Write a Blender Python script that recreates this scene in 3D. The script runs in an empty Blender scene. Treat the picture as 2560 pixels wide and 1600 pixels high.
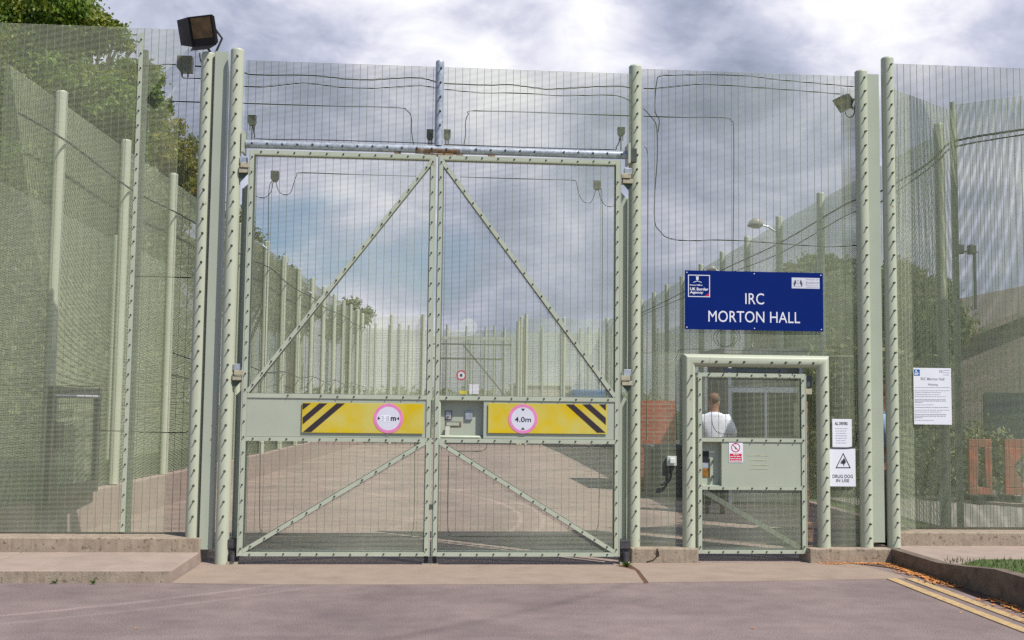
import bpy, math, random
import numpy as np
from mathutils import Vector, Matrix
random.seed(7); RNG = np.random.default_rng(11)
sc = bpy.context.scene
COL = sc.collection
# ------------------------------------------------------------------ camera
F_PX, YAW, PITCH, ROLL = 2766.0, 0.0771, 0.0768, 0.01196
CAM = np.array([-0.09, -11.21, 1.6])
fw = np.array([math.sin(YAW)*math.cos(PITCH), math.cos(YAW)*math.cos(PITCH), math.sin(PITCH)])
rt0 = np.array([math.cos(YAW), -math.sin(YAW), 0.0]); up0 = np.cross(rt0, fw)
rt = rt0*math.cos(ROLL)+up0*math.sin(ROLL); up = -rt0*math.sin(ROLL)+up0*math.cos(ROLL)
cd = bpy.data.cameras.new('camera'); cam = bpy.data.objects.new('camera', cd); COL.objects.link(cam)
cd.sensor_width = 36.0; cd.lens = F_PX/2560*36.0; cd.clip_end = 900; cd.clip_start = 0.1
cam.matrix_world = Matrix([[rt[0], up[0], -fw[0], CAM[0]], [rt[1], up[1], -fw[1], CAM[1]], [rt[2], up[2], -fw[2], CAM[2]], [0, 0, 0, 1]])
sc.camera = cam
def ray(px, py): return fw + rt*(px-1280)/F_PX - up*(py-800)/F_PX
def W(px, py, Y=0.0):            # survey of the photograph: point on the upright plane at depth Y -> (X, Z)
    d = ray(px, py); t = (Y-CAM[1])/d[1]; P = CAM+t*d; return float(P[0]), float(P[2])
def GZ(px, py, Z=0.0):           # point on a level plane
    d = ray(px, py); t = (Z-CAM[2])/d[2]; P = CAM+t*d; return float(P[0]), float(P[1])
# ------------------------------------------------------------------ light
SUN = Vector((1.03, -1.0, 2.0)).normalized()
sd = bpy.data.lights.new('sun', 'SUN'); sd.energy = 4.9; sd.angle = math.radians(0.5); sd.color = (1.0, 0.955, 0.88)
so = bpy.data.objects.new('sun', sd); COL.objects.link(so); so.rotation_euler = SUN.to_track_quat('Z', 'Y').to_euler()
so.location = (6, -6, 14)
sc.cycles.use_denoising = False
sc.view_settings.view_transform = 'Standard'; sc.view_settings.look = 'None'; sc.view_settings.gamma = 1; sc.view_settings.exposure = 0.0
wd = bpy.data.worlds.new('World'); sc.world = wd; wd.use_nodes = True
nt = wd.node_tree; nt.nodes.clear()
def N(t, **k):
    n = nt.nodes.new(t)
    for a, b in k.items(): setattr(n, a, b)
    return n
def L(a, b): nt.links.new(a, b)
def Mth(op, a, b=None, clamp=False):
    n = N('ShaderNodeMath', operation=op, use_clamp=clamp)
    for i, v in enumerate((a, b)):
        if v is None: continue
        if isinstance(v, (int, float)): n.inputs[i].default_value = v
        else: L(v, n.inputs[i])
    return n.outputs[0]
out = N('ShaderNodeOutputWorld'); bg = N('ShaderNodeBackground'); L(bg.outputs[0], out.inputs[0])
sky = N('ShaderNodeTexSky', sky_type='NISHITA', sun_disc=False, sun_elevation=math.asin(SUN.z), sun_rotation=math.atan2(SUN.x, SUN.y), altitude=60, air_density=1.2, dust_density=1.2)
skm = N('ShaderNodeVectorMath', operation='SCALE'); skt = N('ShaderNodeVectorMath', operation='MULTIPLY'); L(sky.outputs[0], skt.inputs[0]); skt.inputs[1].default_value = (.85, .95, 1.12); L(skt.outputs[0], skm.inputs[0]); skm.inputs[3].default_value = 0.1
tc = N('ShaderNodeTexCoord')
mp = N('ShaderNodeMapping'); L(tc.outputs['Generated'], mp.inputs[0]); mp.inputs['Scale'].default_value = (1, 1, 1.7); mp.inputs['Location'].default_value = (3.1, 0.4, 1.2)
n1 = N('ShaderNodeTexNoise'); L(mp.outputs[0], n1.inputs['Vector']); n1.inputs['Scale'].default_value = 5.5; n1.inputs['Detail'].default_value = 8; n1.inputs['Roughness'].default_value = 0.56; n1.inputs['Distortion'].default_value = 0.35
n2 = N('ShaderNodeTexNoise'); L(mp.outputs[0], n2.inputs['Vector']); n2.inputs['Scale'].default_value = 13; n2.inputs['Detail'].default_value = 9; n2.inputs['Roughness'].default_value = .58; n2.inputs['Distortion'].default_value = 0.5
sp = N('ShaderNodeSeparateXYZ'); L(tc.outputs['Generated'], sp.inputs[0])
def blob(px, py, rad, amp):       # a brighter or darker bank of cloud in that direction of the sky
    d = ray(px, py); d = d/np.linalg.norm(d)
    dp = N('ShaderNodeVectorMath', operation='DISTANCE'); L(tc.outputs['Generated'], dp.inputs[0]); dp.inputs[1].default_value = tuple(d)
    mr = N('ShaderNodeMapRange', interpolation_type='SMOOTHSTEP'); L(dp.outputs['Value'], mr.inputs[0])
    mr.inputs[1].default_value = 0; mr.inputs[2].default_value = rad; mr.inputs[3].default_value = amp; mr.inputs[4].default_value = 0
    return mr.outputs[0]
s = Mth('MULTIPLY', n1.outputs[0], 1.35)
s = Mth('ADD', s, Mth('MULTIPLY', n2.outputs[0], 0.8))
s = Mth('SUBTRACT', s, 0.445)
for b in ((2200, 40, .12, .46), (2060, 10, .08, .14), (1000, 0, .12, .4), (1080, 40, .06, .2), (1440, 80, .09, .34), (1560, 100, .07, .2), (1210, 130, .05, .25), (1270, 260, .09, .25), (720, 100, .12, -.12), (40, 40, .3, .0), (1820, 120, .14, -.08),
          (1300, 600, .22, -.2), (1750, 480, .22, -.14), (800, 150, .16, -.03), (700, 470, .12, .05), (2300, 430, .2, -.14), (2100, 760, .25, .12), (1000, 800, .2, .1)):
    s = Mth('ADD', s, blob(*b))
cr = N('ShaderNodeValToRGB'); L(s, cr.inputs[0]); e = cr.color_ramp.elements
e[0].position = 0.25; e[0].color = (.27, .315, .42, 1); e[1].position = 1.0; e[1].color = (1.0, 1.0, 1.04, 1)
for p, c in ((.5, (.44, .48, .62, 1)), (.68, (.62, .64, .78, 1)), (.84, (.82, .83, .93, 1))):
    q = e.new(p); q.color = c
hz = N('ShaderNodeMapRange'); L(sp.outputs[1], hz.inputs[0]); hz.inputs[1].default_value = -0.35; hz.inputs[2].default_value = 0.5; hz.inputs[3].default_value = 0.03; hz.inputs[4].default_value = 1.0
n3 = N('ShaderNodeTexNoise'); L(mp.outputs[0], n3.inputs['Vector']); n3.inputs['Scale'].default_value = 3.6; n3.inputs['Detail'].default_value = 6; n3.inputs['Roughness'].default_value = .55
cv = Mth('ADD', n3.outputs[0], blob(740, 640, .11, -.26)); cv = Mth('ADD', cv, blob(1262, 78, .022, -.16)); cv = Mth('ADD', cv, blob(1060, 720, .12, -.2)); cv = Mth('ADD', cv, .18)
cvr = N('ShaderNodeMapRange', interpolation_type='SMOOTHSTEP'); L(cv, cvr.inputs[0]); cvr.inputs[1].default_value = .36; cvr.inputs[2].default_value = .56
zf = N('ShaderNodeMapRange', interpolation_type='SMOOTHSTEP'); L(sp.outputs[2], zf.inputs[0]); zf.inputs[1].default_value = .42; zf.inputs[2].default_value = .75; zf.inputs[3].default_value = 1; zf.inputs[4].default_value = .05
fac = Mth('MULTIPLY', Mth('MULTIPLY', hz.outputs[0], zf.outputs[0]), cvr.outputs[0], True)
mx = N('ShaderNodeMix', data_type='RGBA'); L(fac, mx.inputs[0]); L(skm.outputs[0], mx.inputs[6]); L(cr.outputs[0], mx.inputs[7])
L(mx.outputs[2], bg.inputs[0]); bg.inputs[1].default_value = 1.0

# ------------------------------------------------------------------ materials
MATS = {}
def mat(name, col, rough=.6, metal=0., var=.08, scale=6., bump=0., bscale=60., col2=None, c2=(.5, .62), c2scale=3., spec=.4, streak=None, trans=0.):
    if name in MATS: return MATS[name]
    m = bpy.data.materials.new(name); MATS[name] = m; m.use_nodes = True; t = m.node_tree; b = t.nodes['Principled BSDF']
    b.inputs['Roughness'].default_value = rough; b.inputs['Metallic'].default_value = metal; b.inputs['Specular IOR Level'].default_value = spec
    co = t.nodes.new('ShaderNodeNewGeometry').outputs['Position']
    def noise(sc_, det=5, src=None):
        n = t.nodes.new('ShaderNodeTexNoise'); n.inputs['Scale'].default_value = sc_; n.inputs['Detail'].default_value = det; t.links.new(src or co, n.inputs['Vector']); return n.outputs[0]
    def rng(v, a, b_, c, d):
        r = t.nodes.new('ShaderNodeMapRange'); t.links.new(v, r.inputs[0]); r.inputs[1].default_value = a; r.inputs[2].default_value = b_; r.inputs[3].default_value = c; r.inputs[4].default_value = d; return r.outputs[0]
    def mix(f, a, b_):
        x = t.nodes.new('ShaderNodeMix'); x.data_type = 'RGBA'; t.links.new(f, x.inputs[0])
        for i, v in ((6, a), (7, b_)):
            if isinstance(v, tuple): x.inputs[i].default_value = (*v, 1)
            else: t.links.new(v, x.inputs[i])
        return x.outputs[2]
    c = mix(rng(noise(scale), .3, .7, 0, 1), tuple(max(0, v*(1-var)) for v in col), tuple(v*(1+var) for v in col))
    if col2: c = mix(rng(noise(c2scale, 8), c2[0], c2[1], 0, 1), c, tuple(col2))
    if streak:
        mpn = t.nodes.new('ShaderNodeMapping'); t.links.new(co, mpn.inputs[0]); mpn.inputs['Scale'].default_value = streak[0]
        c = mix(rng(noise(1.0, 6, mpn.outputs[0]), streak[2], streak[3], 0, streak[4]), c, tuple(streak[1]))
    t.links.new(c, b.inputs['Base Color'])
    if bump:
        bn = t.nodes.new('ShaderNodeBump'); bn.inputs['Strength'].default_value = bump; bn.inputs['Distance'].default_value = .01
        t.links.new(noise(bscale), bn.inputs['Height']); t.links.new(bn.outputs[0], b.inputs['Normal'])
    if trans:
        tr = t.nodes.new('ShaderNodeBsdfTranslucent'); t.links.new(c, tr.inputs[0]); ms = t.nodes.new('ShaderNodeMixShader'); ms.inputs[0].default_value = trans
        t.links.new(b.outputs[0], ms.inputs[1]); t.links.new(tr.outputs[0], ms.inputs[2]); t.links.new(ms.outputs[0], t.nodes['Material Output'].inputs[0])
    return m
GREEN = mat('sage_paint', (.46, .485, .37), .45, var=.04, scale=2.5, streak=((26, 26, 1.6), (.30, .25, .15), .62, .84, .5), col2=(.30, .20, .11), c2=(.70, .76), c2scale=11)
GREEN2 = mat('sage_frame_paint', (.44, .475, .37), .45, var=.06, scale=5, col2=(.33, .29, .2), c2=(.66, .8), c2scale=9)
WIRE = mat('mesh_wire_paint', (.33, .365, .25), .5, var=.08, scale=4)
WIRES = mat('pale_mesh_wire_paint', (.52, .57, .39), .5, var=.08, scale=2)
SOLID = mat('sage_sheet_steel', (.40, .435, .345), .42, var=.04, scale=3, streak=((30, 30, 1.5), (.33, .32, .23), .62, .85, .35))
SHADEG = mat('shaded_green_paint', (.07, .10, .07), .5, var=.1)  # sage green darkened, shade painted into the hinge gussets
GALV = mat('galvanised_steel', (.44, .47, .52), .42, .35, var=.14, scale=16, col2=(.33, .36, .41), c2=(.45, .6), c2scale=30)
GALVR = mat('rusting_galvanised_steel', (.2, .11, .06), .7, .0, var=.3, scale=20, col2=(.34, .3, .27), c2=(.5, .65), c2scale=14)
DARK = mat('dark_bolt_steel', (.085, .09, .075), .5, .2, var=.2)
BLACK = mat('black_cable_plastic', (.018, .018, .022), .5, var=.2)
BLACKM = mat('black_metal_and_shade', (.022, .022, .026), .38, .2, var=.2)
RUST = mat('rusty_steel', (.15, .11, .09), .75, .2, var=.3, scale=30, col2=(.3, .17, .09), c2=(.5, .62), c2scale=25)
TAN = mat('weathered_hinge_paint', (.42, .38, .27), .6, var=.15, scale=20, col2=(.3, .18, .09), c2=(.6, .72), c2scale=22)
CONC = mat('weathered_concrete', (.34, .275, .205), .9, var=.16, scale=9, bump=.5, bscale=90, col2=(.17, .13, .10), c2=(.60, .68), c2scale=24, streak=((34, 34, 5), (.21, .155, .10), .5, .75, .6))
SLAB = mat('pale_concrete_slab', (.315, .243, .192), .92, var=.08, scale=4, bump=.3, bscale=120, col2=(.25, .19, .15), c2=(.56, .8), c2scale=3, streak=((1.2, 5, 5), (.38, .29, .225), .5, .75, .5), spec=.2)
KERB = mat('dark_kerb_concrete', (.17, .13, .10), .92, var=.2, scale=9, bump=.5, bscale=80, col2=(.09, .075, .055), c2=(.5, .7), c2scale=8)  # dark brown concrete with darker blotches
PAVE = mat('pale_pavement', (.35, .27, .225), .92, var=.1, scale=5, bump=.3, bscale=100)
YEL = mat('yellow_road_paint', (.50, .35, .175), .85, spec=.2, var=.14, scale=14, col2=(.28, .215, .17), c2=(.52, .7), c2scale=22)
SYEL = mat('faded_yellow_board', (.61, .44, .012), .6, spec=.15, var=.1, scale=2, col2=(.58, .50, .12), c2=(.42, .6), c2scale=2.6, streak=((1.2, 1.2, 3), (.62, .54, .25), .6, .8, .5))
SBLK = mat('faded_black_stripe', (.035, .024, .03), .5)
PINK = mat('faded_pink_ring', (.74, .23, .46), .5, var=.1, scale=12)
SWHT = mat('sign_white', (.66, .66, .74), .35, var=.03)
SWHT2 = mat('bright_sign_white', (.80, .80, .86), .35, var=.02)
SBLU = mat('sign_navy_blue', (.001, .016, .15), .7, var=.05, spec=.1)
SLBL = mat('sign_mid_blue', (.01, .11, .42), .4)
SRED = mat('sign_red', (.62, .02, .06), .4)
SGRY = mat('sign_grey_print', (.36, .36, .42), .5)
SLGR = mat('sign_pale_print', (.48, .46, .54), .5)
INK = mat('sign_black_print', (.03, .03, .045), .5)
GLASS = mat('amber_lamp_glass', (.17, .11, .05), .25, var=.35, scale=14, spec=.5)
SBOX = mat('grey_box_plastic', (.30, .30, .235), .5, var=.08)
DBOX = mat('dark_green_box', (.06, .085, .08), .4, var=.1)
PUTTY = mat('old_adhesive', (.40, .40, .27), .8, var=.2, scale=60, bump=.6, bscale=120)
GRASS = mat('short_grass', (.10, .14, .035), .9, var=.3, scale=14, col2=(.05, .08, .02), c2=(.4, .6), c2scale=30)
LEAFM = mat('green_leaves', (.13, .21, .018), .5, var=.35, scale=1.3, col2=(.22, .23, .022), c2=(.5, .68), c2scale=1.6, trans=.3)
LEAFY = mat('yellow_green_leaves', (.24, .25, .03), .55, var=.3, scale=2, col2=(.30, .2, .03), c2=(.5, .65), c2scale=2.2, trans=.3)
LEAFH = mat('hedge_leaves', (.21, .24, .10), .6, var=.3, scale=1.8, col2=(.24, .21, .11), c2=(.5, .66), c2scale=2, trans=.2)
BARK = mat('bark', (.09, .07, .05), .95, var=.3, scale=20)
DRYL = mat('dry_fallen_leaves', (.50, .17, .04), .8, var=.5, scale=30, col2=(.62, .36, .14), c2=(.5, .6), c2scale=40)
BRICK = None
def tarmac(name='worn_tarmac', lo=(.135, .103, .098), hi=(.345, .272, .255)):
    m = bpy.data.materials.new(name); m.use_nodes = True; t = m.node_tree; b = t.nodes['Principled BSDF']; b.inputs['Roughness'].default_value = .88; b.inputs['Specular IOR Level'].default_value = .3
    co = t.nodes.new('ShaderNodeNewGeometry').outputs['Position']
    def noise(s_, d=4, sc3=None, rot=0):
        n = t.nodes.new('ShaderNodeTexNoise'); n.inputs['Scale'].default_value = s_; n.inputs['Detail'].default_value = d
        if sc3:
            mm = t.nodes.new('ShaderNodeMapping'); mm.inputs['Scale'].default_value = sc3; mm.inputs['Rotation'].default_value = (0, 0, rot); t.links.new(co, mm.inputs[0]); t.links.new(mm.outputs[0], n.inputs['Vector'])
        else: t.links.new(co, n.inputs['Vector'])
        return n.outputs[0]
    def ramp(v, a, b_, c1, c2):
        r = t.nodes.new('ShaderNodeValToRGB'); t.links.new(v, r.inputs[0]); e = r.color_ramp.elements; e[0].position = a; e[1].position = b_; e[0].color = (*c1, 1); e[1].color = (*c2, 1); return r.outputs[0]
    def mul(a, b_):
        x = t.nodes.new('ShaderNodeMix'); x.data_type = 'RGBA'; x.blend_type = 'MULTIPLY'; x.inputs[0].default_value = 1; t.links.new(a, x.inputs[6]); t.links.new(b_, x.inputs[7]); return x.outputs[2]
    c = ramp(noise(110, 3), .32, .72, lo, hi)
    c = mul(c, ramp(noise(.8, 7), .32, .68, (.78, .77, .79), (1.12, 1.1, 1.09)))
    c = mul(c, ramp(noise(4.5, 5), .3, .62, (.88, .87, .88), (1.04, 1.04, 1.04)))
    c = mul(c, ramp(noise(1, 5, (.5, 2.6, 1), .35), .52, .74, (1, 1, 1), (1.13, 1.13, 1.14)))
    c = mul(c, ramp(noise(26, 2), .22, .34, (.8, .8, .82), (1, 1, 1)))
    sx = t.nodes.new('ShaderNodeVectorMath'); sx.operation = 'DISTANCE'
    P3 = [GZ(80, 1532), GZ(370, 1502), GZ(600, 1474)]; (ax, ay), (bx, by), (cx, cy) = P3
    d = 2*(ax*(by-cy)+bx*(cy-ay)+cx*(ay-by)); ux = ((ax*ax+ay*ay)*(by-cy)+(bx*bx+by*by)*(cy-ay)+(cx*cx+cy*cy)*(ay-by))/d; uy = ((ax*ax+ay*ay)*(cx-bx)+(bx*bx+by*by)*(ax-cx)+(cx*cx+cy*cy)*(bx-ax))/d; rr = math.hypot(ax-ux, ay-uy)
    t.links.new(co, sx.inputs[0]); sx.inputs[1].default_value = (ux, uy, 0)
    def band(rad, wd_, amt):
        def M(op, a, b_):
            n = t.nodes.new('ShaderNodeMath'); n.operation = op; t.links.new(a, n.inputs[0]); n.inputs[1].default_value = b_; return n.outputs[0]
        v_ = M('ABSOLUTE', M('SUBTRACT', sx.outputs['Value'], rad), 0); r = t.nodes.new('ShaderNodeMapRange'); r.interpolation_type = 'SMOOTHSTEP'; t.links.new(v_, r.inputs[0]); r.inputs[1].default_value = 0; r.inputs[2].default_value = wd_; r.inputs[3].default_value = amt; r.inputs[4].default_value = 0
        nn = t.nodes.new('ShaderNodeMath'); nn.operation = 'MULTIPLY'; t.links.new(r.outputs[0], nn.inputs[0]); t.links.new(noise(3.0, 6), nn.inputs[1]); n2_ = t.nodes.new('ShaderNodeMath'); n2_.operation = 'ADD'; n2_.inputs[1].default_value = 1; t.links.new(nn.outputs[0], n2_.inputs[0])
        cbn = t.nodes.new('ShaderNodeCombineXYZ'); [t.links.new(n2_.outputs[0], cbn.inputs[k]) for k in range(3)]; return cbn.outputs[0]
    for rad, wd_, amt in ((rr, .07, .6), (rr+.32, .06, .4), (rr-1.5, .1, .3), (rr+2.4, .12, -.3)): c = mul(c, band(rad, wd_, amt))
    v = t.nodes.new('ShaderNodeTexVoronoi'); v.inputs['Scale'].default_value = 55; t.links.new(co, v.inputs['Vector'])
    c = mul(c, ramp(v.outputs['Distance'], .08, .2, (1.45, 1.42, 1.36), (1, 1, 1)))
    t.links.new(c, b.inputs['Base Color'])
    bn = t.nodes.new('ShaderNodeBump'); bn.inputs['Strength'].default_value = .5; bn.inputs['Distance'].default_value = .006; t.links.new(noise(150, 2), bn.inputs['Height']); t.links.new(bn.outputs[0], b.inputs['Normal'])
    return m
TARMAC = tarmac(); TARMACY = tarmac('pale_yard_surface', (.20, .15, .125), (.46, .365, .30))
def brick():
    m = bpy.data.materials.new('red_brick'); m.use_nodes = True; t = m.node_tree; b = t.nodes['Principled BSDF']; b.inputs['Roughness'].default_value = .9
    co = t.nodes.new('ShaderNodeNewGeometry'); sx = t.nodes.new('ShaderNodeSeparateXYZ'); t.links.new(co.outputs['Position'], sx.inputs[0])
    a = t.nodes.new('ShaderNodeMath'); a.operation = 'ADD'; t.links.new(sx.outputs[0], a.inputs[0]); t.links.new(sx.outputs[1], a.inputs[1])
    cb = t.nodes.new('ShaderNodeCombineXYZ'); t.links.new(a.outputs[0], cb.inputs[0]); t.links.new(sx.outputs[2], cb.inputs[1])
    k = t.nodes.new('ShaderNodeTexBrick'); t.links.new(cb.outputs[0], k.inputs['Vector']); k.inputs['Scale'].default_value = 1; k.inputs['Brick Width'].default_value = .225; k.inputs['Row Height'].default_value = .075; k.inputs['Mortar Size'].default_value = .006
    k.inputs['Color1'].default_value = (.40, .085, .035, 1); k.inputs['Color2'].default_value = (.30, .06, .03, 1); k.inputs['Mortar'].default_value = (.3, .26, .22, 1)
    t.links.new(k.outputs[0], b.inputs['Base Color']); return m
BRICK = brick()

# ------------------------------------------------------------------ mesh helpers
ORG = {}
class MB:
    def __init__(s): s.v = []; s.f = []
    def box(s, x0, x1, y0, y1, z0, z1):
        n = len(s.v); s.v += [(x0, y0, z0), (x1, y0, z0), (x1, y1, z0), (x0, y1, z0), (x0, y0, z1), (x1, y0, z1), (x1, y1, z1), (x0, y1, z1)]
        s.f += [tuple(n+i for i in q) for q in ((0, 3, 2, 1), (4, 5, 6, 7), (0, 1, 5, 4), (1, 2, 6, 5), (2, 3, 7, 6), (3, 0, 4, 7))]; return s
    def prism(s, pts, y0, y1):          # polygon in XZ pushed through Y
        n = len(s.v); k = len(pts)
        a = sum(pts[i][0]*pts[(i+1) % k][1]-pts[(i+1) % k][0]*pts[i][1] for i in range(k))
        if a < 0: pts = pts[::-1]
        s.v += [(x, y0, z) for x, z in pts]+[(x, y1, z) for x, z in pts]
        s.f += [tuple(n+i for i in range(k)), tuple(n+k+i for i in reversed(range(k)))]
        s.f += [(n+i, n+k+i, n+k+(i+1) % k, n+(i+1) % k) for i in range(k)]; return s
    def flat(s, pts, z0, z1):           # polygon in XY pushed through Z
        n = len(s.v); k = len(pts)
        a = sum(pts[i][0]*pts[(i+1) % k][1]-pts[(i+1) % k][0]*pts[i][1] for i in range(k))
        if a < 0: pts = pts[::-1]
        s.v += [(x, y, z0) for x, y in pts]+[(x, y, z1) for x, y in pts]
        s.f += [tuple(n+i for i in reversed(range(k))), tuple(n+k+i for i in range(k))]
        s.f += [(n+i, n+(i+1) % k, n+k+(i+1) % k, n+k+i) for i in range(k)]; return s
    def bar(s, a, b, w, y0, y1):        # strip of width w in the XZ plane from a to b
        dx, dz = b[0]-a[0], b[1]-a[1]; l = math.hypot(dx, dz); nx, nz = -dz/l*w/2, dx/l*w/2
        return s.prism([(a[0]+nx, a[1]+nz), (b[0]+nx, b[1]+nz), (b[0]-nx, b[1]-nz), (a[0]-nx, a[1]-nz)], y0, y1)
    def tube(s, pts, r, n=12, caps=True):
        P = [Vector(p) for p in pts]; R = r if isinstance(r, (list, tuple)) else [r]*len(P); base = len(s.v); prev = None
        for i, p in enumerate(P):
            t = ((P[min(i+1, len(P)-1)]-p).normalized()+(p-P[max(i-1, 0)]).normalized()).normalized() if 0 < i < len(P)-1 else (P[1]-P[0] if i == 0 else P[-1]-P[-2]).normalized()
            if prev is None: a = t.cross(Vector((0, 0, 1)) if abs(t.z) < .9 else Vector((0, 1, 0))).normalized()
            else: a = (prev-t*prev.dot(t)).normalized()
            prev = a; b = t.cross(a)
            for k in range(n):
                an = 2*math.pi*k/n; q = p+(a*math.cos(an)+b*math.sin(an))*R[i]; s.v.append(tuple(q))
        for i in range(len(P)-1):
            for k in range(n):
                s.f.append((base+i*n+k, base+i*n+(k+1) % n, base+(i+1)*n+(k+1) % n, base+(i+1)*n+k))
        if caps:
            e0 = s.v[base:base+n]; e1 = s.v[base+(len(P)-1)*n:base+len(P)*n]; q = len(s.v); s.v += e0+e1; s.f.append(tuple(q+k for k in reversed(range(n)))); s.f.append(tuple(q+n+k for k in range(n)))
        return s
    def obox(s, c, ax, ay, az):         # oriented box: centre and three half vectors
        n = len(s.v); c, ax, ay, az = map(Vector, (c, ax, ay, az))
        for k in (-1, 1):
            for i, j in ((-1, -1), (1, -1), (1, 1), (-1, 1)): s.v.append(tuple(c+ax*i+ay*j+az*k))
        s.f += [tuple(n+i for i in q) for q in ((0, 3, 2, 1), (4, 5, 6, 7), (0, 1, 5, 4), (1, 2, 6, 5), (2, 3, 7, 6), (3, 0, 4, 7))]; return s
    def quad(s, a, b, c, d, th=.004):   # thin sheet with thickness
        a, b, c, d = map(Vector, (a, b, c, d)); nn = (b-a).cross(d-a).normalized()*th; n = len(s.v)
        s.v += [tuple(x) for x in (a, b, c, d, a+nn, b+nn, c+nn, d+nn)]
        s.f += [tuple(n+i for i in q) for q in ((0, 3, 2, 1), (4, 5, 6, 7), (0, 1, 5, 4), (1, 2, 6, 5), (2, 3, 7, 6), (3, 0, 4, 7))]; return s
    def disc(s, x, z, r, y0, y1, r0=0, n=40):
        if r0 == 0: return s.prism([(x+r*math.cos(2*math.pi*k/n), z+r*math.sin(2*math.pi*k/n)) for k in range(n)], y0, y1)
        for k in range(n):
            a, b = 2*math.pi*k/n, 2*math.pi*(k+1)/n
            s.prism([(x+r*math.cos(a), z+r*math.sin(a)), (x+r*math.cos(b), z+r*math.sin(b)), (x+r0*math.cos(b), z+r0*math.sin(b)), (x+r0*math.cos(a), z+r0*math.sin(a))], y0, y1)
        return s
    def build(s, name, m, parent=None, bevel=0, smooth=False):
        o0 = ORG.get(parent.name, Vector((0, 0, 0))) if parent else Vector((0, 0, 0))
        me = bpy.data.meshes.new(name); me.from_pydata([(x-o0.x, y-o0.y, z-o0.z) for x, y, z in s.v], [], s.f); me.materials.append(m); me.update()
        return link(name, me, parent, bevel, smooth)
def link(name, me, parent=None, bevel=0, smooth=False):
    o = bpy.data.objects.new(name, me); COL.objects.link(o)
    if parent: o.parent = parent; ORG[o.name] = ORG.get(parent.name, Vector((0, 0, 0)))
    if smooth:
        me.polygons.foreach_set('use_smooth', [len(p.vertices) <= 4 for p in me.polygons])
    if bevel:
        b = o.modifiers.new('bevel', 'BEVEL'); b.width = bevel; b.segments = 2; b.limit_method = 'ANGLE'
    return o
def tag(o, label=None, cat=None, group=None, kind=None):
    if label: o['label'] = label
    if cat: o['category'] = cat
    if group: o['group'] = group
    if kind: o['kind'] = kind
    return o
def empty(name, loc, label, cat, group=None):
    o = bpy.data.objects.new(name, None); COL.objects.link(o); o.location = loc; ORG[o.name] = Vector(loc); o.empty_display_size = .2
    return tag(o, label, cat, group)
def struct(name, mb, m, **k): return tag(mb.build(name, m, **k), kind='structure')
def np_mesh(name, V, Fq, m, parent=None):
    me = bpy.data.meshes.new(name); me.vertices.add(len(V)); me.vertices.foreach_set('co', np.asarray(V, dtype=np.float32).ravel())
    k = Fq.shape[1]; me.loops.add(Fq.size); me.loops.foreach_set('vertex_index', Fq.astype(np.int32).ravel()); me.polygons.add(len(Fq))
    me.polygons.foreach_set('loop_start', np.arange(0, Fq.size, k, dtype=np.int32)); me.update(calc_edges=True); me.validate(); me.materials.append(m)
    return link(name, me, parent)
BQ = np.array([(0, 3, 2, 1), (4, 5, 6, 7), (0, 1, 5, 4), (1, 2, 6, 5), (2, 3, 7, 6), (3, 0, 4, 7)])
def wire_boxes(x0, x1, z0, z1, y, pv=.0762, ph=.0127, d=.004):
    zs = np.arange(z0+ph/2, z1, ph); xs = np.arange(x0+pv*.4, x1, pv); B = []
    dh = d*.8; B += [(x0, x1, y, y+d, z-dh/2, z+dh/2) for z in zs]; B += [(x-d/2, x+d/2, y+d*.9, y+d*1.9, z0, z1) for x in xs]
    return np.array(B)
def boxes_to_mesh(name, B, m, parent=None):
    n = len(B); V = np.empty((n, 8, 3)); ix = [(0, 2, 4), (1, 2, 4), (1, 3, 4), (0, 3, 4), (0, 2, 5), (1, 2, 5), (1, 3, 5), (0, 3, 5)]
    for i, q in enumerate(ix): V[:, i, :] = B[:, q]
    V = V.reshape(-1, 3)
    if parent is not None: V = V-np.array(ORG[parent.name])
    Fq = (BQ[None]+8*np.arange(n)[:, None, None]).reshape(-1, 4)
    return np_mesh(name, V, Fq, m, parent)
def mesh_panel(parent, rects, y, name='mesh_panel', m=None):
    return boxes_to_mesh(name, np.concatenate([wire_boxes(*r, y) for r in rects]), m or WIRE, parent)
def catmull(P, k=4):
    P = [Vector(p) for p in P]; out_ = []
    for i in range(len(P)-1):
        a, b, c, d = P[max(i-1, 0)], P[i], P[i+1], P[min(i+2, len(P)-1)]
        for j in range(k):
            t = j/k; out_.append(.5*((2*b)+(c-a)*t+(2*a-5*b+4*c-d)*t*t+(3*b-a-3*c+d)*t**3))
    out_.append(P[-1]); return out_
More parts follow.
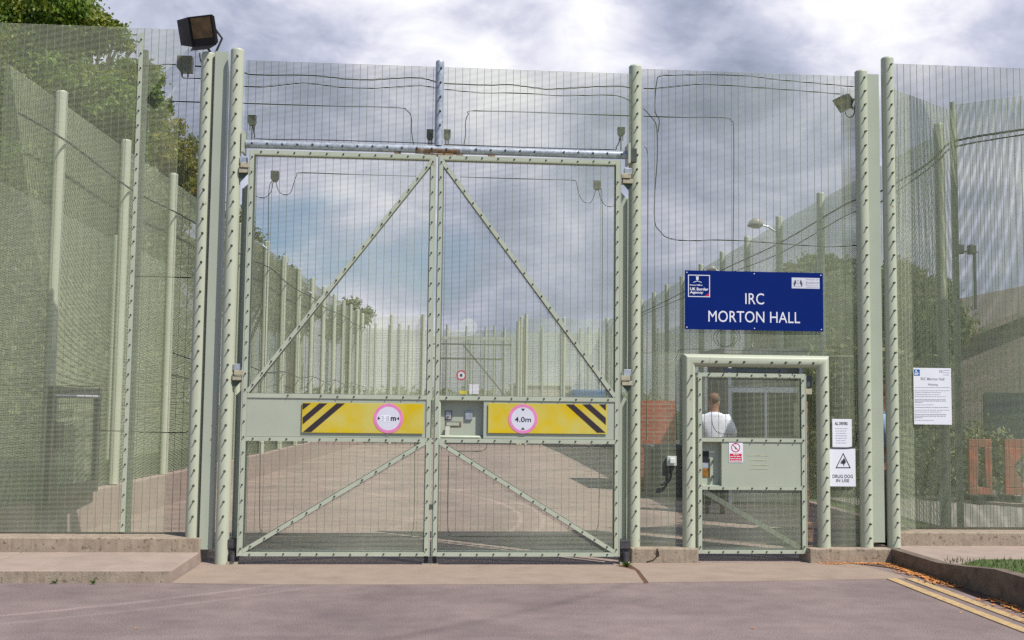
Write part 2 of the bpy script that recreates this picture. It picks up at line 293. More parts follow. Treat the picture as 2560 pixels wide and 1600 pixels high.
# bolt
def bolt_mesh(l=.036, r=.0085):
    b = MB(); b.tube([(0, .002, 0), (0, -.004, 0)], r*1.5, 10); b.tube([(0, -.003, 0), (0, -l, 0)], r, 8)
    me = bpy.data.meshes.new('bolt'); me.from_pydata(b.v, [], b.f); me.materials.append(DARK); return me
BOLT = bolt_mesh(.034, .0078); BOLTS = bolt_mesh(.016, .0062)
def bolts(parent, pts, me=BOLT):
    o0 = ORG[parent.name]
    for x, y, z in pts:
        if random.random() < .02: continue
        x += random.gauss(0, .0012); z += random.gauss(0, .002)
        o = bpy.data.objects.new('bolt', me); COL.objects.link(o); o.parent = parent; o.location = (x-o0.x, y-o0.y, z-o0.z); ORG[o.name] = o0; o.scale = (1, random.uniform(.75, 1.15), 1); o.rotation_euler = (random.gauss(0, .05), 0, random.gauss(0, .05))
def post_tube(parent, x, y, z0, z1, r=.0675, m=None, name='post', nb=True, bdx=.012, step=.1497):
    m = m or GREEN; b = MB().tube([(x, y, z0), (x, y, z1-.02), (x, y, z1-.012), (x, y, z1)], [r, r, r, r*.86], 32); p = b.build(name, m, parent, smooth=True)
    if nb:
        z = z1-.09; pts = []
        while z > z0+.08: pts.append((x+bdx, y-r+.001, z)); z -= step
        bolts(p, pts)
    return p
def batten(parent, a, b, y, w=.042, th=.008, name='batten', m=None, step=.152, off=.07, bolted=True):
    p = MB().bar(a, b, w, y-th, y).build(name, m or GREEN2, parent)
    if bolted:
        l = math.hypot(b[0]-a[0], b[1]-a[1]); n = int((l-2*off)/step)+1; st = (l-2*off)/max(n-1, 1)
        bolts(p, [(a[0]+(b[0]-a[0])*(off+st*i)/l, y-th, a[1]+(b[1]-a[1])*(off+st*i)/l) for i in range(n)], BOLTS)
    return p

# ------------------------------------------------------------------ ground and setting
struct('ground', MB().flat([(-300, -60), (300, -60), (300, 500), (-300, 500)], -.6, -.012), GRASS)
struct('road', MB().flat([(-4.5, 90), (-4.28, .2), (-12, .2), (-60, .2), (-60, -40), (60, -40), (4.74, -40), (4.78, .3), (6.6, .5), (7.3, 90)], -.3, 0), TARMAC)
struct('yard_road', MB().flat([(-4.3, .62), (-4.2, 6.5), (-3.5, 18.7), (-2.8, 31), (-2.5, 60), (8, 60), (7.1, 25), (6.3, 2), (6.2, 1.1), (4.9, .6), (4.85, .502), (3.9, .502), (3.9, .02), (2.76, .02), (2.76, .502), (1.98, .502), (1.98, .004), (-2.05, .004), (-2.28, .02), (-2.28, .625)], -.1, .0035), TARMACY)
rp = MB(); rp.flat([(-2.27, 0), (-2.29, -1.12), GZ(700, 1462), GZ(1085, 1462), GZ(1400, 1461), GZ(1609.5, 1457.5), (1.985, -.35), (1.86, -.04), (1.8, 0)], -.02, .004)
struct('gate_apron', rp, SLAB)
ap = MB(); ap.flat([(2.0, .14), (2.025, -.35), GZ(1621, 1457), GZ(1800, 1455), GZ(2000, 1452), GZ(2214, 1448), GZ(2272, 1446), (4.5, -.5), (4.4, .0), (4.3, .14)], -.02, .0045)
struct('footway_apron', ap, SLAB)
jn = MB(); jn.flat([(1.86, .0), (1.95, -.33), GZ(1609, 1459), GZ(1621, 1458), (2.03, -.35), (2.02, .1)], -.015, .0015)
struct('apron_joint_dirt', jn, mat('brown_dirt', (.12, .06, .035), .95, var=.4, scale=30))
sl = MB()
for a, b in ((-2.30, -4.0), (-4.012, -7.2), (-7.212, -12)): sl.box(b, a, -1.1, .1, -.05, .11)
struct('left_pavement', sl, PAVE, bevel=.012)
sf = MB(); sf.box(-12, -2.302, -1.104, -1.0985, -.04, .1)
struct('pavement_edge', sf, CONC)
# right side: kerb, raised pavement, grass
kb = MB(); K = [(.3, .15), (-.9, .155), (-1.45, .2), (-1.95, .25), (-3, .255), (-12, .26)]
for (ya, za), (yb, zb) in zip(K, K[1:]):
    n = len(kb.v); x0, x1 = 4.79, 4.90
    kb.v += [(x0, ya, -.05), (x1, ya, -.05), (x1, yb, -.05), (x0, yb, -.05), (x0, ya, za), (x1, ya, za), (x1, yb, zb), (x0, yb, zb)]
    kb.f += [tuple(n+i for i in q) for q in ((0, 1, 2, 3), (4, 7, 6, 5), (0, 4, 5, 1), (3, 2, 6, 7), (0, 3, 7, 4), (1, 5, 6, 2))]
struct('kerb', kb, KERB)
struct('right_pavement', MB().flat([(4.902, .44), (12, .44), (12, -.62), (5.35, -.62), (4.902, -1.02)], -.05, .146), PAVE)
struct('grass_verge_ground', MB().flat([(4.902, -1.02), (5.35, -.62), (12, -.62), (12, -14), (4.902, -14)], -.05, .15), GRASS)
struct('left_grass_bank', MB().flat([(-4.62, .6), (-4.6, 9), (-3.2, 33), (-3.1, 120), (-90, 120), (-90, .6)], -.1, .4), GRASS)
struct('right_yard', MB().flat([(6.9, .95), (7.6, 40), (60, 60), (60, .95)], -.1, .03), mat('yard_paving', (.3, .27, .24), .9, var=.12, scale=4))
# double yellow lines
for k, q in enumerate((((2216, 1448), (2239, 1447), (2560, 1568), (2560, 1590)), ((2262, 1447), (2287, 1447), (2560, 1549), (2560, 1564)))):
    a, b, c, d = [GZ(*p) for p in q]
    xl, xr = a[0], b[0]; sl0 = -.02
    struct('yellow_line', MB().flat([(a[0], a[1]-.01), (b[0], b[1]-.01), (b[0]-.04, -2.6), (b[0]-.1, -9), (a[0]-.1, -9), (a[0]-.03, -2.6)], -.01, .0085), YEL)

# plinths
def plinth(label, x0, x1, y0, y1, z0, z1, m=CONC):
    return tag(MB().box(x0, x1, y0, y1, z0, z1).build('concrete_plinth', m, bevel=.012), label, 'plinth', 'concrete plinths under the fence')
plinth('long stained concrete plinth under the left fence above the raised pavement', -12, -2.29, .1, .62, -.05, .25)
plinth('cracked short concrete plinth between the vehicle gate and the pedestrian gate', 2.045, 2.745, .15, .5, -.05, .15)
plinth('concrete plinth under the two right posts beside the pedestrian gate', 3.92, 4.86, .15, .5, -.05, .15)
plinth('long concrete plinth under the far right fence by the raised pavement', 4.99, 12, .44, .98, -.05, .29)
ck = MB(); cz = [(2.31, .148), (2.325, .10), (2.30, .06), (2.27, .03), (2.2, .012)]
for a, b in zip(cz, cz[1:]): ck.bar(a, b, .012, .1475, .152)
ck.prism([(2.30, .13), (2.33, .12), (2.335, .075), (2.31, .06), (2.295, .09)], .147, .152)
cko = ck.build('crack', mat('crack_dark', (.05, .035, .025), .95)); cko.parent = bpy.data.objects['concrete_plinth.001']

# ------------------------------------------------------------------ front fence, left
YL = .42
lf = empty('security_fence', (-2.39, .2, .25), 'tall pale green mesh fence left of the vehicle gate standing on a long plinth', 'fence', 'sections of the front mesh fence')
mesh_panel(lf, [(-9.0, -2.44, .262, W(300, 68, YL)[1])], YL)
xa = W(357, 83, YL)[0]; xb = W(304, 1330, YL)[0]; xm = (xa+xb)/2
batten(lf, (xm, .27), (xm, W(357, 83, YL)[1]), YL-.002, w=.043, step=.1497)
batten(lf, (xm-2.5, .27), (xm-2.5, 5.35), YL-.002, w=.043, step=.1497)
xp = W(502, 700, .2)[0]
MB().tube([(xm, YL+.12, .25), (xm, YL+.12, 5.3)], .05, 20).build('post', GREEN, lf, smooth=True)
post_tube(lf, xp, .2, .25, 5.19)
# flat closer plate between the posts
pl = MB(); X0 = W(520, 700, .12)[0]; pl.box(X0, X0+.125, .12, .128, .135, 5.19); pl.box(X0+.117, X0+.125, .128, .25, .135, 5.19); pl.box(X0-.004, X0+.012, .1285, .25, .135, 5.19)
pl.build('closer_plate', SOLID, lf)

# ------------------------------------------------------------------ gate portal: posts, beam, upright, overpanel
gp = empty('gate_portal', (0, .1, 0), 'sage green gate posts joined by a galvanised crossbeam under a mesh overpanel', 'gate frame')
post_tube(gp, -2.07, .07, 0, 5.2)
post_tube(gp, 2.094, .3, .15, 5.25)
bm = MB().tube([(-1.965, .12, 4.232), (1.985, .12, 4.232)], .043, 24).build('crossbeam', GALV, gp, smooth=True)
bolts(bm, [(-1.9+.1525*i, .0785, 4.232) for i in range(26)])
ru = MB().tube([(-.24, .117, 4.224), (.22, .117, 4.224)], .0405, 24); ru.box(-.15, .15, .09, .15, 4.165, 4.19)
ru.build('rust_patch', GALVR, bm, smooth=True)
for x in (-.2, -.42, .22, .55):
    if abs(x) > .21: MB().box(x-.035, x+.035, .09, .15, 4.165, 4.192).build('stop_lug', RUST, gp)
post_tube(gp, 0, .12, 4.27, 5.17, r=.0435, m=GALV, name='upright', bdx=.01)
for x, s in ((-1.985, 1), (1.985, -1)):
    fl = MB().box(x-.012, x+.012, .02, .22, 4.13, 4.34); fl.build('flange', GREEN2, gp)
    g = MB(); g.box(min(x, x-s*.09), max(x, x-s*.09), .09, .17, 4.16, 4.30); g.build('flange_bracket', DARK, gp)
mesh_panel(gp, [(-2.0, 2.03, 4.25, 5.125)], .175, name='overpanel')
# hinge brackets on the posts, and the vertical shroud plates
for sgn, xpx in ((-1, None), (1, None)):
    xg = 1.9*sgn; xo = 2.01*sgn; a, b = sorted((xg+.012*sgn, xo))
    for z in (3.955, 1.86):
        MB().box(a, b+(.01 if sgn > 0 else 0), .0, .1, z-.045, z).build('hinge_bracket', TAN, gp, bevel=.004)
        MB().prism([(xg+.02*sgn, z-.046), (xo+.01*sgn, z-.046), (xo-.01*sgn, z-.14)], .03, .04).build('bracket_gusset', SHADEG, gp)
        MB().box(min(xg+.035*sgn, xo), max(xg+.035*sgn, xo), .02, .09, z+.055, z+.12).build('hinge_cap', GALV, gp, bevel=.004)
    base = MB(); b0, b1 = sorted((xg+.005*sgn, xo)); base.box(b0, b1, .02, .14, .0, .028); base.build('hinge_base', TAN, gp)
    st = MB(); st.box(b0+.005, b1-.005, .05, .15, .028, .16); st.tube([((b0+b1)/2, .03, .03), ((b0+b1)/2, .03, .13)], .028, 14); st.box(b0, b1, .03, .16, .16, .245)
    st.build('bottom_hinge', mat('grimy_hinge_steel', (.075, .07, .075), .6, .3, var=.3, scale=30), gp, bevel=.004)

# ------------------------------------------------------------------ gate leaves
def cable_pts(pts, Y): return [(W(x, y, Y)[0], Y, W(x, y, Y)[1]) for x, y in pts]
def cable_mesh(pts, Y, r=.005, k=3): return MB().tube(catmull(cable_pts(pts, Y), k), r, 7)
def leaf(sgn, x_in, x_out, label):
    lf_ = empty('gate_leaf', (x_out, 0, .08), label, 'gate', 'leaves of the double vehicle gate')
    a, b = min(x_in, x_out), max(x_in, x_out)
    fr = MB(); fr.box(x_out-.028, x_out+.03, .022, .085, .085, 4.15); fr.box(x_in-.03, x_in+.03, .022, .085, .085, 4.15)
    for z in (.112, 1.24, 1.666, 4.12): fr.box(a+.031, b-.031, .022, .085, z-.025, z+.025)
    fr.build('frame', GREEN2, lf_, bevel=.003)
    lip = MB(); lip.box(*(sorted((x_out+sgn*.024, x_out+sgn*.034))), -.008, .022, .085, 4.15); lip.box(*(sorted((x_in-sgn*.034, x_in-sgn*.022))), .0, .022, .085, 4.15); lip.build('edge_angle', GREEN2, lf_)
    for x in (x_in, x_out): batten(lf_, (x, .09), (x, 4.145), -.002)
    for z in (.108, 1.238, 1.667, 4.126): batten(lf_, (a+.022, z), (b-.022, z), -.002)
    up_ = ((x_in+sgn*.01, 4.085), (x_out-sgn*.02, 1.70)); lo_ = ((x_in+sgn*.03, 1.215), (x_out-sgn*.02, .135))
    for q in (up_, lo_):
        p0 = MB().bar(q[0], q[1], .05, .022, .07).build('brace', GREEN2, lf_)
        batten(lf_, q[0], q[1], -.0035, w=.04, name='brace_batten', step=.146, off=.09)
    mesh_panel(lf_, [(a+.02, b-.02, 1.69, 4.10)], .004); mesh_panel(lf_, [(a+.02, b-.02, .13, 1.215)], .004)
    return lf_, a, b
l1, a1, b1 = leaf(-1, -.055, -1.88, 'left leaf of the double vehicle gate with the width limit board')
MB().box(a1+.022, b1+.03, .0, .02, 1.262, 1.643).build('solid_panel', SOLID, l1)
l2, a2, b2 = leaf(1, .03, 1.86, 'right leaf of the double vehicle gate with lock recess and the height limit board')
rx0, rx1 = .055, .50
pn = MB(); pn.box(rx1, b2-.022, .0, .02, 1.262, 1.643); pn.build('solid_panel', SOLID, l2)
rc = MB(); rc.box(rx0-.03, rx1, .076, .08, 1.262, 1.643); rc.box(rx1, rx1+.004, .021, .08, 1.262, 1.643); rc.box(rx0, rx1, .0, .076, 1.636, 1.643)
rc.build('lock_recess', SOLID, l2)
MB().tube([(rx0-.012, .02, 1.26), (rx0-.012, .02, 1.64)], .026, 16).build('corner_rod', GREEN2, l2, smooth=True)
MB().tube([(rx0-.0, .03, 1.272), (rx1-.05, .03, 1.272), (rx1-.01, .055, 1.264)], .017, 12).build('recess_lip', GREEN2, l2, smooth=True)
def pr(px0, py0, px1, py1, Y): a = W(px0, py1, Y); b = W(px1, py0, Y); return a[0], b[0], a[1], b[1]
def plate(parent, name, px, Y, th, m, bev=0):
    x0, x1, z0, z1 = pr(*px, Y); return MB().box(x0, x1, Y-th, Y, z0, z1).build(name, m, parent, bevel=bev)
kp = plate(l2, 'lock_surround', (1112, 1027, 1130, 1050), .0755, .004, DARK, .0015); plate(l2, 'key_plate', (1114, 1029, 1128, 1048), .071, .006, GALV, .002)
x, z = W(1120, 1042, .064); MB().disc(x, z, .012, .055, .0648).build('keyhole', RUST, l2)
plate(l2, 'latch_cover', (1163, 1028, 1181, 1049), .0755, .02, GALV, .002)
plate(l2, 'slot_surround', (1113, 1054, 1153, 1067), .0755, .004, RUST); plate(l2, 'slot_plate', (1116, 1056, 1148, 1064), .071, .004, SOLID)
x0, x1, z0, z1 = pr(1113, 1066, 1124, 1096, .03); MB().prism([(x0-.005, z0), (x0+.035, z0), (x1+.003, z1), (x0, z1)], .02, .06).build('pull_handle', mat('pale_handle', (.6, .58, .5), .5), l2, bevel=.003)
for lf_, sx in ((l1, -1), (l2, 1)):
    xx = (-.055 if sx < 0 else .03)
    MB().box(xx-.02, xx+.02, .03, .07, .012, .085).build('drop_bolt', BLACKM, lf_); MB().box(xx-.04, xx+.04, .02, .09, .0, .012).build('drop_bolt_foot', TAN, lf_)
    # vertical shroud plate with chamfered corners on the hinge side
    xo = 1.9*sx; e = 2.0*sx
    for z0, z1 in ((.25, 1.74), (1.95, 3.84)):
        MB().prism([(xo, z0), (e-.012*sx, z0), (e-.012*sx, z1-.07), (xo+.02*sx, z1)], .14, .148).build('hinge_shroud', SOLID, lf_)
        MB().box(*sorted((e-.013*sx, e-.018*sx)), .10, .139, z0, z1-.07).build('shroud_edge', GREEN2, lf_)
    for z in (3.955, 1.86): MB().box(*sorted((xo, 1.995*sx)), -.01, .09, z+.006, z+.055).build('hinge_lug', TAN, lf_, bevel=.004)
MB().box(-.03, .008, -.005, .02, .55, .60).build('keeper', DARK, l1)
# junction box and cables fixed behind the leaves
def jbox(parent, px, Y, m=SBOX, stems=True):
    x0, x1, z0, z1 = pr(*px, Y); w = x1-x0
    b = MB(); b.prism([(x0, z1), (x1, z1), (x1, z0+.03), (x1-.02, z0), (x0+.02, z0), (x0, z0+.03)], Y, Y+.05)
    o = b.build('junction_box' if parent else 'junction_box', m, parent, bevel=.004); return o
jbox(l1, (676, 427, 697, 453), .03); jbox(l2, (1484, 451, 1503, 474), .03)
for pr_, pts in ((l1, [(689, 453), (697, 478), (712, 487), (726, 482), (734, 460), (742, 438), (756, 432), (900, 437), (1040, 441)]),
                 (l1, [(683, 453), (678, 478), (665, 493), (650, 494), (637, 489)]), (l1, [(680, 453), (672, 480), (670, 620), (664, 800), (660, 985)]),
                 (l1, [(651, 1105), (649, 1300), (655, 1328), (675, 1336), (1000, 1342), (1026, 1330), (1035, 1300), (1037, 1105)]),
                 (l2, [(1150, 442), (1300, 447), (1425, 450), (1441, 458), (1447, 485), (1460, 505), (1478, 505), (1490, 474)]),
                 (l2, [(1496, 474), (1503, 500), (1518, 516), (1540, 514)]), (l2, [(1499, 474), (1506, 520), (1504, 985)]),
                 (l2, [(1121, 1140), (1119, 1310), (1128, 1334), (1150, 1341), (1470, 1341), (1490, 1325), (1497, 1290), (1499, 1120)]),
                 (l2, [(1135, 1128), (1200, 1128), (1215, 1120), (1218, 1105)])):
    cable_mesh(pts, .02, .0035).build('cable', BLACK, pr_, smooth=True)

# ------------------------------------------------------------------ writing helper
def text(body, x0, x1, z0, z1, y, m, parent, name='lettering', bold=0.):
    cu = bpy.data.curves.new('t', 'FONT'); cu.body = body; cu.size = 1; cu.resolution_u = 4; cu.offset = bold; cu.space_character = 1.02
    to = bpy.data.objects.new('t', cu); COL.objects.link(to); dg = bpy.context.evaluated_depsgraph_get(); dg.update()
    me = bpy.data.meshes.new_from_object(to.evaluated_get(dg)); bpy.data.objects.remove(to)
    v = np.array([q.co[:] for q in me.vertices]); mn, mx_ = v.min(0), v.max(0); o0 = ORG.get(parent.name, Vector((0, 0, 0)))
    for q, c in zip(me.vertices, v):
        q.co = (x0+(c[0]-mn[0])/(mx_[0]-mn[0])*(x1-x0)-o0.x, y-o0.y, z0+(c[1]-mn[1])/(mx_[1]-mn[1])*(z1-z0)-o0.z)
    me.name = name; me.materials.clear(); me.materials.append(m); me.update(); return link(name, me, parent)
# yellow limit boards
def board(xc, zc, x0, x1, z0, z1, label):
    o = tag(MB().box(x0, x1, -.016, -.011, z0, z1).build('limit_board', SYEL, bevel=.0015), label, 'sign', 'yellow limit boards on the gate leaves')
    MB().disc(xc, zc, .148, -.0185, -.0162, r0=.118).build('ring', PINK, o); MB().disc(xc, zc, .1185, -.0180, -.0162).build('disc', SWHT, o); return o
bl = board(W(971, 1045)[0], 1.453, -1.312, -.104, 1.303, 1.602, 'yellow board with stripes at its left end and a pink ringed disc reading 3.8m')
def px7(x, y, bx=560): return W(bx+x/3.78, 800+y/3.78, -.017)
def stripes(o, polys, bx):
    b = MB()
    for p in polys: b.prism([px7(x, y, bx) for x, y in p], -.0185, -.0158)
    b.build('stripes', SBLK, o)
stripes(bl, [[(744, 787), (820, 787), (744, 848)], [(900, 787), (977, 787), (744, 985), (744, 920)], [(1065, 787), (1143, 787), (826, 1057), (748, 1057)]], 560)
br = board(W(1307, 1044)[0], 1.463, .545, 1.757, 1.317, 1.617, 'yellow board with stripes at its right end and a pink ringed disc reading 4.0m')
stripes(br, [[(1418, 797), (1490, 797), (1790, 1064), (1713, 1064)], [(1575, 797), (1648, 797), (1794, 925), (1794, 990)], [(1732, 797), (1794, 797), (1794, 855)]], 1040)
xc = W(971, 1045)[0]; zc = 1.453
tri = MB(); tri.prism([(xc-.105, zc-.018+.036), (xc-.105, zc-.018), (xc-.08, zc)], -.0195, -.0178); tri.prism([(xc+.108, zc+.018), (xc+.108, zc-.018), (xc+.084, zc)], -.0195, -.0178); tri.build('arrows', INK, bl)
MB().box(xc-.078, xc+.018, -.0192, -.0178, zc-.034, zc+.03).build('paper_patch', SWHT2, bl)
text('3\u00b78', xc-.07, xc+.008, zc-.026, zc+.022, -.0196, SGRY, bl); text('m', xc+.024, xc+.078, zc-.024, zc+.014, -.0196, INK, bl, bold=.03)
xc = W(1307, 1044)[0]; zc = 1.463
tri = MB(); tri.prism([(xc-.02, zc+.103), (xc+.02, zc+.103), (xc, zc+.078)], -.0195, -.0178); tri.prism([(xc-.02, zc-.108), (xc+.02, zc-.108), (xc, zc-.084)], -.0195, -.0178); tri.build('arrows', INK, br)
text('4.0m', xc-.083, xc+.082, zc-.032, zc+.02, -.0196, INK, br, bold=.015)

# ------------------------------------------------------------------ middle fence with pedestrian portal
YM = .30; YMM = .315
mf = empty('security_fence', (3.3, YM, .15), 'mesh fence bay over and around the pedestrian gate, holding the blue name sign', 'fence', 'sections of the front mesh fence')
XA, XB = 2.16, W(2137, 700, YM)[0]; xpl = W(1721, 1100, YM)[0]; xpr = W(2056, 1100, YM)[0]; zh = 2.095
topz = W(1700, 174, YMM)[1]
mesh_panel(mf, [(XA-.03, XB+.03, zh+.06, topz)], YMM); mesh_panel(mf, [(XA-.03, xpl-.05, .155, zh+.08)], YMM); mesh_panel(mf, [(xpr+.05, XB+.03, .155, zh+.08)], YMM)
mesh_panel(mf, [(W(2107, 700, .5)[0], XB+.2, .155, 5.15)], .5, name='overlap_panel')
# mitred tubular door frame
pf = MB().tube([(xpl, YM-.02, .15), (xpl, YM-.02, zh), (xpr, YM-.02, zh), (xpr, YM-.02, .15)], .0675, 32)
def mitre():
    r = .0675; n = 32; y = YM-.02; s_ = MB(); P = [(xpl, .15, 0), (xpl, zh, 1), (xpr, zh, 2), (xpr, .15, 3)]
    for k in range(n):
        a = 2*math.pi*k/n; u, v = math.cos(a)*r, math.sin(a)*r
        s_.v += [(xpl+u, y+v, .15), (xpl+u, y+v, zh-u), (xpr-u, y+v, zh-u), (xpr-u, y+v, .15)]
    for k in range(n):
        a, b = 4*k, 4*((k+1) % n)
        for j in range(3): s_.f.append((a+j, b+j, b+j+1, a+j+1))
    s_.f.append(tuple(4*k for k in range(n))); s_.f.append(tuple(4*k+3 for k in reversed(range(n)))); return s_
dfm = mitre().build('door_frame', GREEN, mf, smooth=True)
em = dfm.modifiers.new('split', 'EDGE_SPLIT'); em.split_angle = math.radians(35)
bp = []
for xq in (xpl, xpr):
    z = 1.93
    while z > .2: bp.append((xq+.012, YM-.0875, z)); z -= .1497
bp += [(xpl+.13+.149*i, YM-.0875, zh-.012) for i in range(9)]
bolts(dfm, bp)
p5 = W(2153.5, 177, YM)[0]; p5b = W(2165.5, 1360, YM)[0]; x5 = (p5+p5b)/2
post_tube(mf, x5, YM, .15, W(2153, 178, YM)[1])
cpx0, cpx1 = x5+.07, x5+.195; cp = MB(); cp.box(cpx0, cpx1, YM-.01, YM-.002, .2, 5.25); cp.box(cpx1-.008, cpx1, YM-.002, YM+.12, .2, 5.25); cp.build('closer_plate', SOLID, mf)
# right fence
rf = empty('security_fence', (4.85, YM, .15), 'mesh fence right of the pedestrian gate, carrying the white warning notice', 'fence', 'sections of the front mesh fence')
x6 = (W(2219, 144, YM)[0]+W(2234, 1361, YM)[0])/2
post_tube(rf, x6, YM, .15, W(2219, 145, YM)[1])
YR = .72
mesh_panel(rf, [(W(2236, 800, YR)[0]-.03, 9.5, .3, W(2350, 163, YR)[1])], YR)
MB().tube([(7.2, YR+.1, .29), (7.2, YR+.1, 5.4)], .06, 20).build('post', GREEN, rf, smooth=True)

# ------------------------------------------------------------------ pedestrian gate
YP = .26
pg = empty('pedestrian_gate', (3.9, YP, .08), 'narrow pedestrian gate leaf with mesh window, lock recess and a no smoking notice', 'gate')
gx0, gx1 = W(1750, 1100, YP)[0], W(2008, 1100, YP)[0]; gz0, gz1, gzt = .085, W(1880, 938, YP)[1], 0
zu = W(1880, 1100, YP)[1]; zl = W(1880, 1220, YP)[1]
fr = MB(); fr.box(gx0-.03, gx0+.03, YP+.022, YP+.075, gz0, gz1+.02); fr.box(gx1-.03, gx1+.03, YP+.022, YP+.075, gz0, gz1+.02)
for z in (gz0+.025, zl, zu, gz1-.005): fr.box(gx0+.031, gx1-.031, YP+.022, YP+.075, z-.025, z+.025)
fr.build('frame', GREEN2, pg, bevel=.003)
MB().box(gx1+.024, gx1+.034, YP-.01, YP+.06, gz0, gz1+.015).build('edge_angle', GREEN2, pg)
for x in (gx0, gx1): batten(pg, (x, gz0), (x, gz1+.02), YP-.002, w=.04)
for z in (gz0+.02, zl, zu, gz1): batten(pg, (gx0+.021, z), (gx1-.021, z), YP-.002, w=.04)
mesh_panel(pg, [(gx0+.02, gx1-.02, zu+.02, gz1)], YP+.004); mesh_panel(pg, [(gx0+.02, gx1-.02, gz0+.03, zl-.02)], YP+.004)
MB().bar((gx0+.05, zl-.04), (gx1-.04, gz0+.06), .05, YP+.012, YP+.05).build('brace', GREEN2, pg)
xr = W(1804, 1150, YP)[0]
MB().box(xr, gx1-.022, YP+.0, YP+.02, zl+.021, zu-.021).build('solid_panel', SOLID, pg)
rc = MB(); rc.box(gx0-.01, xr, YP+.075, YP+.08, zl+.021, zu-.021); rc.box(xr, xr+.004, YP+.021, YP+.08, zl+.021, zu-.021); rc.build('lock_recess', SOLID, pg)
plate(pg, 'lock_slot', (1756, 1128, 1772, 1156), YP+.0745, .004, BLACK); plate(pg, 'lock_case', (1756, 1157, 1772, 1170), YP+.0745, .004, GALV)
plate(pg, 'brass_key_plate', (1756, 1171, 1772, 1193), YP+.0745, .006, mat('tarnished_brass', (.32, .15, .03), .4, .3, var=.3, scale=30), .002)
plate(pg, 'lock_cover', (1774, 1144, 1781, 1196), YP+.072, .02, GREEN2, .002)
x, z = W(1782, 1153, YP+.05); MB().tube([(x, YP+.06, z), (x, YP+.03, z)], .012, 12).build('lock_screw', DARK, pg); x, z = W(1782, 1192, YP+.05); MB().tube([(x, YP+.06, z), (x, YP+.03, z)], .016, 12).build('lock_screw', DARK, pg)
pt = MB()
for k, (zz, pa, pb) in enumerate(((1139, 1868, 1921), (1151, 1874, 1918), (1162, 1880, 1921), (1172, 1872, 1919))):
    a = W(pa, zz, YP); b = W(pb, zz+.5, YP); pt.tube([(a[0], YP+.002, a[1]), ((a[0]+b[0])/2, YP+.001, a[1]+.002), (b[0], YP+.002, b[1])], .0045, 7)
pt.build('adhesive_residue', PUTTY, pg, smooth=True)
dc = MB(); x0, x1, z0, z1 = pr(1806, 923, 1840, 931, YP+.05); dc.box(x0, x1, YP+.03, YP+.09, z0, z1+.01); x0, x1, z0, z1 = pr(1841, 924, 1950, 930, YP+.05); dc.box(x0, x1, YP+.05, YP+.075, z0+.005, z1); x0, x1, z0, z1 = pr(1950, 922, 1964, 931, YP+.05); dc.box(x0, x1, YP+.03, YP+.09, z0, z1+.01)
dc.build('door_closer', mat('closer_grey', (.16, .17, .19), .4, .4), pg)
for z, s_ in ((1.78, 1), (.38, 0)):
    MB().box(gx1+.036, gx1+.1, YP+.0, YP+.07, z-.03, z+.03).build('hinge', TAN if s_ else RUST, pg, bevel=.004)
x0, x1, z0, z1 = pr(2018, 939, 2030, 966, YP+.05); MB().box(x0, x1, YP+.05, YP+.09, z0, z1).build('sensor_block', mat('sensor_grey', (.09, .1, .12), .5), pg)
MB().box(gx1+.04, gx1+.075, YP+.05, YP+.058, .28, 1.68).build('hinge_strip', RUST, pg)
st = MB(); st.box(gx1+.036, gx1+.1, YP+.02, YP+.11, 0, .17); st.box(gx1+.036, gx1+.105, YP+.01, YP+.1, .2, .36); st.build('bottom_pivot', RUST, pg, bevel=.004)
cable_mesh([(1779, 1015), (1780, 1055), (1790, 1078), (1812, 1085), (1850, 1084)], YP+.02, .0035).build('cable', BLACK, pg)
cable_mesh([(1790, 968), (1900, 969), (1920, 975), (1935, 1000)], YP+.02, .0025).build('cable', BLACK, pg)

# ------------------------------------------------------------------ signs
ys = .296
def sgn(name, px4, Y, m, label, th=.004, cat='sign', bev=.003, group=None):
    x0, x1, z0, z1 = pr(*px4, Y); o = tag(MB().box(x0, x1, Y-th, Y, z0, z1).build(name, m, bevel=bev), label, cat, group); return o, Y-th-.0012
def T(body, px4, Y, m, parent, **k): x0, x1, z0, z1 = pr(*px4, Y); return text(body, x0, x1, z0, z1, Y, m, parent, **k)
def bars(parent, rows, Y, m, name='small_print', h=2.2):
    rr = random.Random(len(rows))
    for x0, x1, y in rows:
        x = x0; b = MB()
        while x < x1:
            w = min(rr.uniform(3, 9), x1-x); A = W(x, y+h/2, Y); B = W(x+w, y-h/2, Y); b.box(A[0], B[0], Y-.0002, Y+.0008, A[1], B[1]); x += w+1.3
        b.build(name, m, parent)
bs, y_ = sgn('name_sign', (1712, 683, 2057, 823), ys, SBLU, 'large navy blue sign reading IRC MORTON HALL fixed to the mesh above the pedestrian gate')
def B6(x, y): return 1700+x/6.368, 670+y/6.368
def drop(px, py): return px, py-(px-1885)*.022+0        # the board is level, the photo is rolled
def TB(body, a, b, c, d, m, **k):
    (p0, q0), (p1, q1) = B6(a, b), B6(c, d); cx = (p0+p1)/2; sh = 0
    xl, zl_ = W(p0, (q0+q1)/2, y_); xr_, zr_ = W(p1, (q0+q1)/2, y_); zc_ = W(cx, (q0+q1)/2, y_)[1]; hh = abs(W(cx, q0, y_)[1]-W(cx, q1, y_)[1])/2
    return text(body, xl, xr_, zc_-hh, zc_+hh, y_, m, bs, **k)
TB('IRC', 1040, 402, 1338, 578, SWHT2); TB('MORTON HALL', 452, 690, 1910, 868, SWHT2)
bb = MB(); cx0, cz0 = W(*B6(303, 285), y_)
hw = .168*1.03*.5+.028; hw = (W(*B6(478, 285), y_)[0]-W(*B6(130, 285), y_)[0])/2
for q in ((-hw, hw, hw-.008, hw), (-hw, hw, -hw, -hw+.008)): bb.box(cx0+q[0], cx0+q[1], y_-.0002, y_+.0012, cz0+q[2], cz0+q[3])
